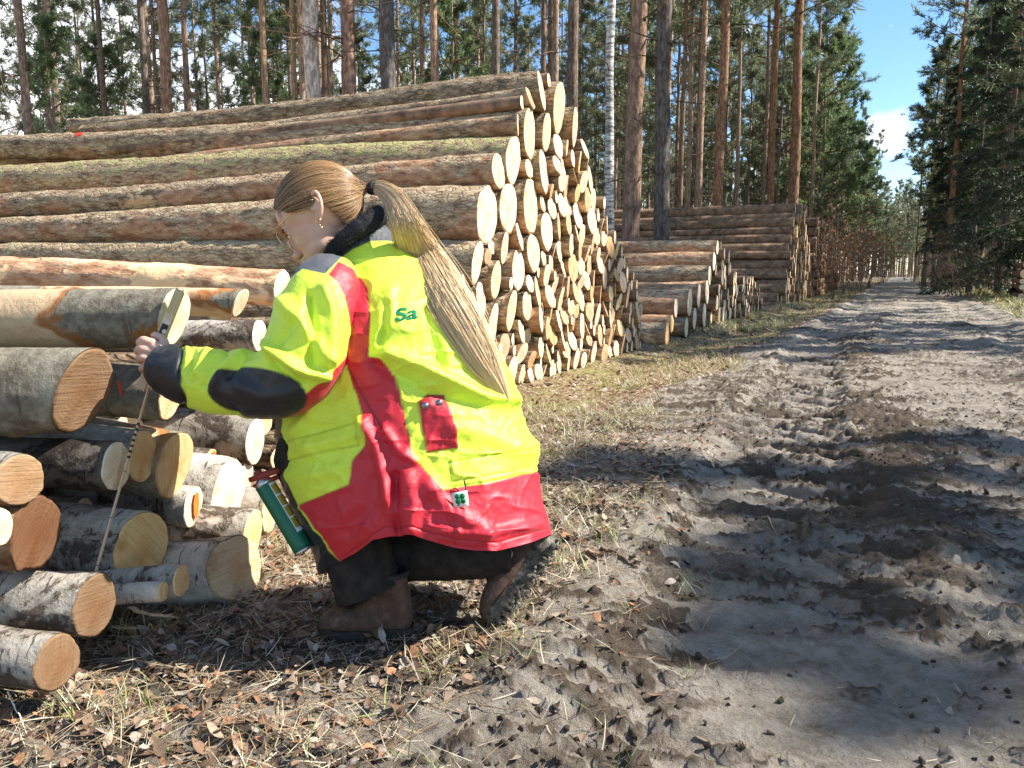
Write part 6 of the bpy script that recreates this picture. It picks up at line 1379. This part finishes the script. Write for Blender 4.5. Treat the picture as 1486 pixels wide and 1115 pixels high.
# ------------------------------------------------------------------ litter, grass, clods
g = np.random.default_rng(91)
def gzv_(x, y): return ground_fields(np.asarray(x, float), np.asarray(y, float))[0]
def scatter_xy(n, x0, x1, y0, y1, dens):
    out = []
    while sum(len(o) for o in out) < n:
        x = g.uniform(x0, x1, n); y = g.uniform(y0, y1, n); k = g.random(n) < dens(x, y); out.append(np.stack([x[k], y[k]], 1))
        if len(out) > 60: break
    return np.concatenate(out)[:n]
def leaves(n, dens, box, cols, s0, s1, name, label, lift=.004):
    P = scatter_xy(n, *box, dens); n = len(P); z = gzv_(P[:, 0], P[:, 1])+lift
    az = g.uniform(0, 6.28, n); tx = g.normal(0, .35, n); ty = g.normal(0, .35, n); L = g.uniform(s0, s1, n); W = L*g.uniform(.45, .75, n); curl = g.normal(0, .5, n)
    u = np.array([-1, -.75, -.3, .2, .65, 1.0]); wv = np.array([.04, .62, 1.0, .92, .5, .02]); v = np.array([-1, 0, 1.0])
    U, Vv = np.meshgrid(u, v, indexing='ij'); Wd = wv[:, None]*np.ones(3)
    X = U[None]*L[:, None, None]*.5; Y = Vv[None]*Wd[None]*W[:, None, None]*.5; Z = (curl[:, None, None]*(U[None]**2-.3)*.25+.30*np.abs(Vv[None])*Wd[None]*g.uniform(-.4, .9, n)[:, None, None])*L[:, None, None]
    Z = Z+X*tx[:, None, None]+Y*ty[:, None, None]; Z = Z-Z.min(axis=(1, 2), keepdims=True)*.8
    c, s = np.cos(az)[:, None, None], np.sin(az)[:, None, None]
    V = np.stack([X*c-Y*s+P[:, 0][:, None, None], X*s+Y*c+P[:, 1][:, None, None], Z+z[:, None, None]], -1).reshape(-1, 3)
    q = grid_q(6, 3); Q = (q[None]+(np.arange(n)*18)[:, None, None]).reshape(-1, 4)
    C = np.array(cols)[g.integers(0, len(cols), n)]*g.uniform(.7, 1.2, (n, 1)); C = np.repeat(C, 18, 0)
    o = link(name, raw_mesh(name, V, Q, None, [M_DRY], True, C)); tag(o, label, 'leaf litter', kind='stuff'); return o
LC = [(.20, .12, .075), (.28, .185, .12), (.36, .26, .18), (.44, .35, .26), (.15, .09, .06), (.40, .34, .27), (.34, .17, .09), (.24, .16, .10)]
near_left = lambda x, y: np.clip(1.15-np.abs(x+1.35)/(.95-.30*np.clip(y-1.8, 0, 1)), .0, 1)*np.where(y < 3, 1, .6)*np.where(x > -.75, .18, 1)
leaves(6200, near_left, (-2.4, -.15, .75, 4.2), LC, .010, .036, 'fallen_leaves', 'dry brown leaves scattered on the verge at the lower left')
leaves(900, lambda x, y: .5+.0*x, (-2.9, -1.3, 4, 16), LC, .03, .06, 'fallen_leaves', 'dry leaves along the foot of the tall stack')
leaves(150, lambda x, y: .5+.0*x, (-.8, 1.8, 1.1, 5), LC, .012, .035, 'leaf_bits', 'small leaf fragments lying on the muddy track')
def blades(n, dens, box, cols, l0, l1, w, stand, name, label, cat, mat=None, clump=0):
    if clump:
        A = scatter_xy(n//clump, *box, dens); P = np.repeat(A, clump, 0)+g.normal(0, .022, (len(A)*clump, 2))
    else: P = scatter_xy(n, *box, dens)
    n = len(P); z = gzv_(P[:, 0], P[:, 1]); az = g.uniform(0, 6.28, n); el = np.clip(g.normal(stand, .25, n), .02, 1.5); L = g.uniform(l0, l1, n)
    d = np.stack([np.cos(az)*np.cos(el), np.sin(az)*np.cos(el), np.sin(el)], 1); sd = np.stack([-np.sin(az), np.cos(az), 0*az], 1)
    t = np.array([0, .35, .7, 1.0]); drop = g.uniform(.1, .6, n)*np.sin(el); base = np.stack([P[:, 0], P[:, 1], z+.003], 1)
    ctr = base[:, None]+d[:, None]*(L[:, None, None]*t[None, :, None]); ctr[..., 2] -= (drop*L)[:, None]*(t**2)[None]*.6; side_b = g.normal(0, .12, n)*L
    ctr += sd[:, None]*(side_b[:, None]*(t**2)[None])[..., None]; ctr[..., 2] = np.maximum(ctr[..., 2], (z+.003)[:, None])
    W = w*g.uniform(.6, 1.4, n)[:, None]*np.array([1, .95, .7, .12])[None]; ax = np.cross(sd, d); wd = unit_rows(sd+ax*g.normal(0, .5, (n, 1)))
    V = np.stack([ctr-wd[:, None]*W[..., None]*.5, ctr+wd[:, None]*W[..., None]*.5], 2).reshape(-1, 3)
    q = grid_q(4, 2); Q = (q[None]+(np.arange(n)*8)[:, None, None]).reshape(-1, 4); C = np.array(cols)[g.integers(0, len(cols), n)]*g.uniform(.75, 1.2, (n, 1)); C = np.repeat(C, 8, 0)
    o = link(name, raw_mesh(name, V, Q, None, [mat or M_GRASS], True, C)); tag(o, label, cat, kind='stuff'); return o
def unit_rows(a): return a/(np.linalg.norm(a, axis=1, keepdims=True)+1e-9)
ST = [(.62, .52, .34), (.50, .38, .22), (.72, .64, .46), (.34, .22, .12), (.22, .14, .08)]
GR = [(.16, .24, .05), (.26, .33, .08), (.36, .40, .12), (.50, .48, .20)]
blades(20000, near_left, (-2.4, .2, .75, 4.6), ST, .03, .11, .0016, .06, 'straw', 'straw and pine needles matted over the verge', 'straw')
blades(2600, lambda x, y: (np.hypot(x+1.18, y-1.33) > .33)* np.clip(.5+noise(x*2.2, y*2.2, seed=301)*1.5, 0, 1)*np.where((x < -.75), 1, .15), (-2.2, -.3, .9, 2.8), GR+ST, .03, .09, .0022, .85, 'short_grass', 'sparse short grass among the leaves at the lower left', 'grass', clump=12)
blades(9000, lambda x, y: np.clip(.35+noise(x*1.6, y*1.1, seed=302)*1.3-.25*(x < -2.1), 0, 1), (-2.55, -1.25, 3.2, 11), GR+ST+ST, .03, .11, .0035, .7, 'verge_grass', 'yellow green grass on the verge beside the tall stack', 'grass', clump=14)
blades(12000, lambda x, y: np.clip(.4+noise(x*1.1, y*.6, seed=305)*1.3, 0, 1), (-2.75, -1.5, 11, 34), ST+ST+GR, .06, .20, .010, .7, 'verge_grass', 'dry grass on the verge beside the far stacks', 'grass', clump=14)
blades(15000, lambda x, y: .8+0*x, (2.0, 6.5, 12, 46), GR+ST, .10, .30, .014, .7, 'verge_grass', 'green and straw coloured grass on the right verge', 'grass', clump=14)
blades(4500, lambda x, y: np.clip(.4+noise(x*3, y*3, seed=303), 0, 1), (-1.3, 2.0, 1.0, 5), ST[3:]+ST[3:]+ST[:2], .01, .035, .0011, .05, 'needles', 'pine needles and bits strewn over the muddy track', 'needles')
# clods of mud
mb = MB(); P = scatter_xy(3600, -1.0, 2.3, .95, 6.5, lambda x, y: np.clip(ground_fields(x, y)[3]*1.1+.05, 0, 1)/(1+y*.3)); zz = gzv_(P[:, 0], P[:, 1])
for k in range(len(P)):
    r = g.uniform(.0025, .0075)*(1.7 if g.random() < .05 else 1); M = np.linalg.qr(g.normal(0, 1, (3, 3)))[0]
    mb.ellipsoid((P[k, 0], P[k, 1], zz[k]+r*.25), r*g.uniform(.6, 1.3, 3)*[1.2, 1, .7], M, 5, 7, (.8*0, .0, .75))
V, Q, T, C = mb.data(); V += .0035*np.stack([noise(V[:, 0]*210, V[:, 1]*210, V[:, 2]*210+i*9, seed=i) for i in range(3)], 1)
o = link('mud_clods', raw_mesh('mud_clods', V, Q, T, [M_GND], False, C)); tag(o, 'crumbly clods of dark mud on the track', 'mud clods', kind='stuff')
# twigs and bark strips
def stick(pts, r, label, name='twig', cat='twig', col=(.30, .20, .12), flat=1.0, sides=7, group=None):
    K = spl(pts, 24); z = np.maximum(K[:, 2], 0)+gzv_(K[:, 0], K[:, 1])+r*.8; mb = MB(); mb.tube(np.stack([K[:, 0], K[:, 1], z], 1), np.linspace(r, r*.45, 24)*(1+.15*noise(np.arange(24)*.8, np.zeros(24), seed=int(r*1e4))), sides, c=col, flat=flat)
    o = mb.build(name, M_DRY, col=True); tag(o, label, cat, group); return o
def gp(px, py, h=0.0): P = onZ(px, py, h)[0]; return (P[0], P[1], h)
stick([gp(188, 872, .03), gp(215, 880, .03), gp(240, 886, .02), gp(256, 888, .0)], .009, 'pale split bark strip poking out below the birch log', 'bark_strip', 'bark strip', (.78, .58, .36), .35)
stick([gp(162, 897, .01), gp(195, 903, .01), gp(225, 905, .0)], .008, 'second pale strip lying lower in the shade of the heap', 'bark_strip', 'bark strip', (.66, .48, .30), .4)
stick([gp(1100, 745), gp(1118, 755), gp(1145, 775)], .004, 'thin forked twig lying in the left wheel rut', col=(.35, .26, .18))
stick([gp(855, 805), gp(900, 822), gp(925, 835)], .004, 'thin twig lying right of the raised boot', col=(.22, .15, .10))
stick([gp(1075, 452), gp(1105, 470), gp(1130, 486)], .02, 'dead branch lying on the grassy bank before the far high stack', 'branch', 'branch', (.42, .34, .24))
stick([gp(10, 990, .06), gp(22, 1020, .03), gp(40, 1060, .0)], .0018, 'single pale straw stalk in the front left corner', 'stalk', 'straw', (.85, .78, .60))
stick([gp(1010, 1050), gp(1060, 1062), gp(1085, 1060)], .003, 'short twig at the bottom edge of the track', col=(.3, .22, .15))
for k in range(26):
    px, py = [(g.uniform(380, 700), g.uniform(850, 1100)), (g.uniform(900, 1100), g.uniform(440, 520))][k % 5 == 0]
    a = g.uniform(0, 6.28); P0 = gp(px, py); L = g.uniform(.06, .16) if k % 5 else g.uniform(.4, .9)
    stick([P0, (P0[0]+math.cos(a)*L*.5, P0[1]+math.sin(a)*L*.5, g.uniform(0, .012)), (P0[0]+math.cos(a+.3)*L, P0[1]+math.sin(a+.3)*L, 0)], .0018 if k % 5 else .008, 'thin dry twig among the fallen leaves' if k % 5 else 'stray branch on the bank below the low stack', group='twigs in the leaf litter' if k % 5 else 'stray branches on the bank', col=(.30, .21, .13))
# heap of dug soil by the low stack
# ------------------------------------------------------------------ camera, sun, sky
cam = bpy.data.cameras.new('camera'); cam.sensor_width = 36; cam.lens = 36*FPX/1486; cam.clip_end = 3000; cam.clip_start = .05
co = link('camera', cam, loc=(0, 0, CAMH)); co.rotation_euler = (R(90)-PITCH, 0, YAW); S.camera = co
cam.dof.use_dof = False
SUN_AZ, SUN_EL = R(26), R(42)      # azimuth measured from +X towards +Y
sd = Vector((math.cos(SUN_AZ)*math.cos(SUN_EL), math.sin(SUN_AZ)*math.cos(SUN_EL), math.sin(SUN_EL)))
sl = bpy.data.lights.new('sun', 'SUN'); sl.energy = 5.0; sl.angle = R(.5); sl.color = (1, .955, .88)
so = link('sun', sl); so.rotation_euler = (-sd).to_track_quat('-Z', 'Y').to_euler()
w = bpy.data.worlds.new('World'); S.world = w; w.use_nodes = True; nt = w.node_tree; nt.nodes.clear()
def wn(t): return nt.nodes.new(t)
sky = wn('ShaderNodeTexSky'); sky.sky_type = 'NISHITA'; sky.sun_disc = False; sky.sun_elevation = SUN_EL; sky.sun_rotation = R(90)-SUN_AZ
sky.air_density = .9; sky.dust_density = .0; sky.ozone_density = 2.0
bg = wn('ShaderNodeBackground'); wo = wn('ShaderNodeOutputWorld')
tc = wn('ShaderNodeTexCoord'); mp = wn('ShaderNodeMapping'); mp.inputs['Scale'].default_value = (1, 1, 2.2)
nz = wn('ShaderNodeTexNoise'); nz.inputs['Scale'].default_value = 3.2; nz.inputs['Detail'].default_value = 7; nz.inputs['Roughness'].default_value = .55
cr = wn('ShaderNodeMapRange'); cr.inputs[1].default_value = .56; cr.inputs[2].default_value = .64; mp.inputs['Location'].default_value = (.55, .2, .1)
mx = wn('ShaderNodeMix'); mx.data_type = 'RGBA'; mx.inputs[7].default_value = (6.5, 6.6, 6.8, 1)
nt.links.new(tc.outputs['Generated'], mp.inputs[0]); nt.links.new(mp.outputs[0], nz.inputs['Vector']); nt.links.new(nz.outputs[0], cr.inputs[0])
def blob(px, py, r0, r1):
    d = ray(px, py); d = d/np.linalg.norm(d); vm = wn('ShaderNodeVectorMath'); vm.operation = 'DISTANCE'; nt.links.new(tc.outputs['Generated'], vm.inputs[0]); vm.inputs[1].default_value = tuple(d)
    n2 = wn('ShaderNodeTexNoise'); n2.inputs['Scale'].default_value = 26; n2.inputs['Detail'].default_value = 6; nt.links.new(tc.outputs['Generated'], n2.inputs['Vector'])
    a = wn('ShaderNodeMath'); a.operation = 'MULTIPLY_ADD'; nt.links.new(n2.outputs[0], a.inputs[0]); a.inputs[1].default_value = -r1*1.2; nt.links.new(vm.outputs['Value'], a.inputs[2])
    m = wn('ShaderNodeMapRange'); nt.links.new(a.outputs[0], m.inputs[0]); m.inputs[1].default_value = r0-r1*.6; m.inputs[2].default_value = r1-r1*.6; m.inputs[3].default_value = 1; m.inputs[4].default_value = 0; return m.outputs[0]
acc = cr.outputs[0]
for bl in ((1283, 196, .002, .030), (80, 190, .12, .2), (420, 230, .08, .16)):
    q = wn('ShaderNodeMath'); q.operation = 'MAXIMUM'; nt.links.new(acc, q.inputs[0]); nt.links.new(blob(*bl), q.inputs[1]); acc = q.outputs[0]
nt.links.new(acc, mx.inputs[0]); hsv = wn('ShaderNodeHueSaturation'); hsv.inputs['Saturation'].default_value = 1.15; hsv.inputs['Value'].default_value = .9; nt.links.new(sky.outputs[0], hsv.inputs['Color']); nt.links.new(hsv.outputs[0], mx.inputs[6]); nt.links.new(mx.outputs[2], bg.inputs[0])
bg.inputs[1].default_value = .125; nt.links.new(bg.outputs[0], wo.inputs[0])
S.view_settings.view_transform = 'Standard'; S.view_settings.look = 'None'; S.view_settings.gamma = 1.0; S.view_settings.exposure = 1.15
S.cycles.max_bounces = 6; S.cycles.diffuse_bounces = 3; S.cycles.glossy_bounces = 2; S.cycles.transmission_bounces = 3; S.cycles.transparent_max_bounces = 4
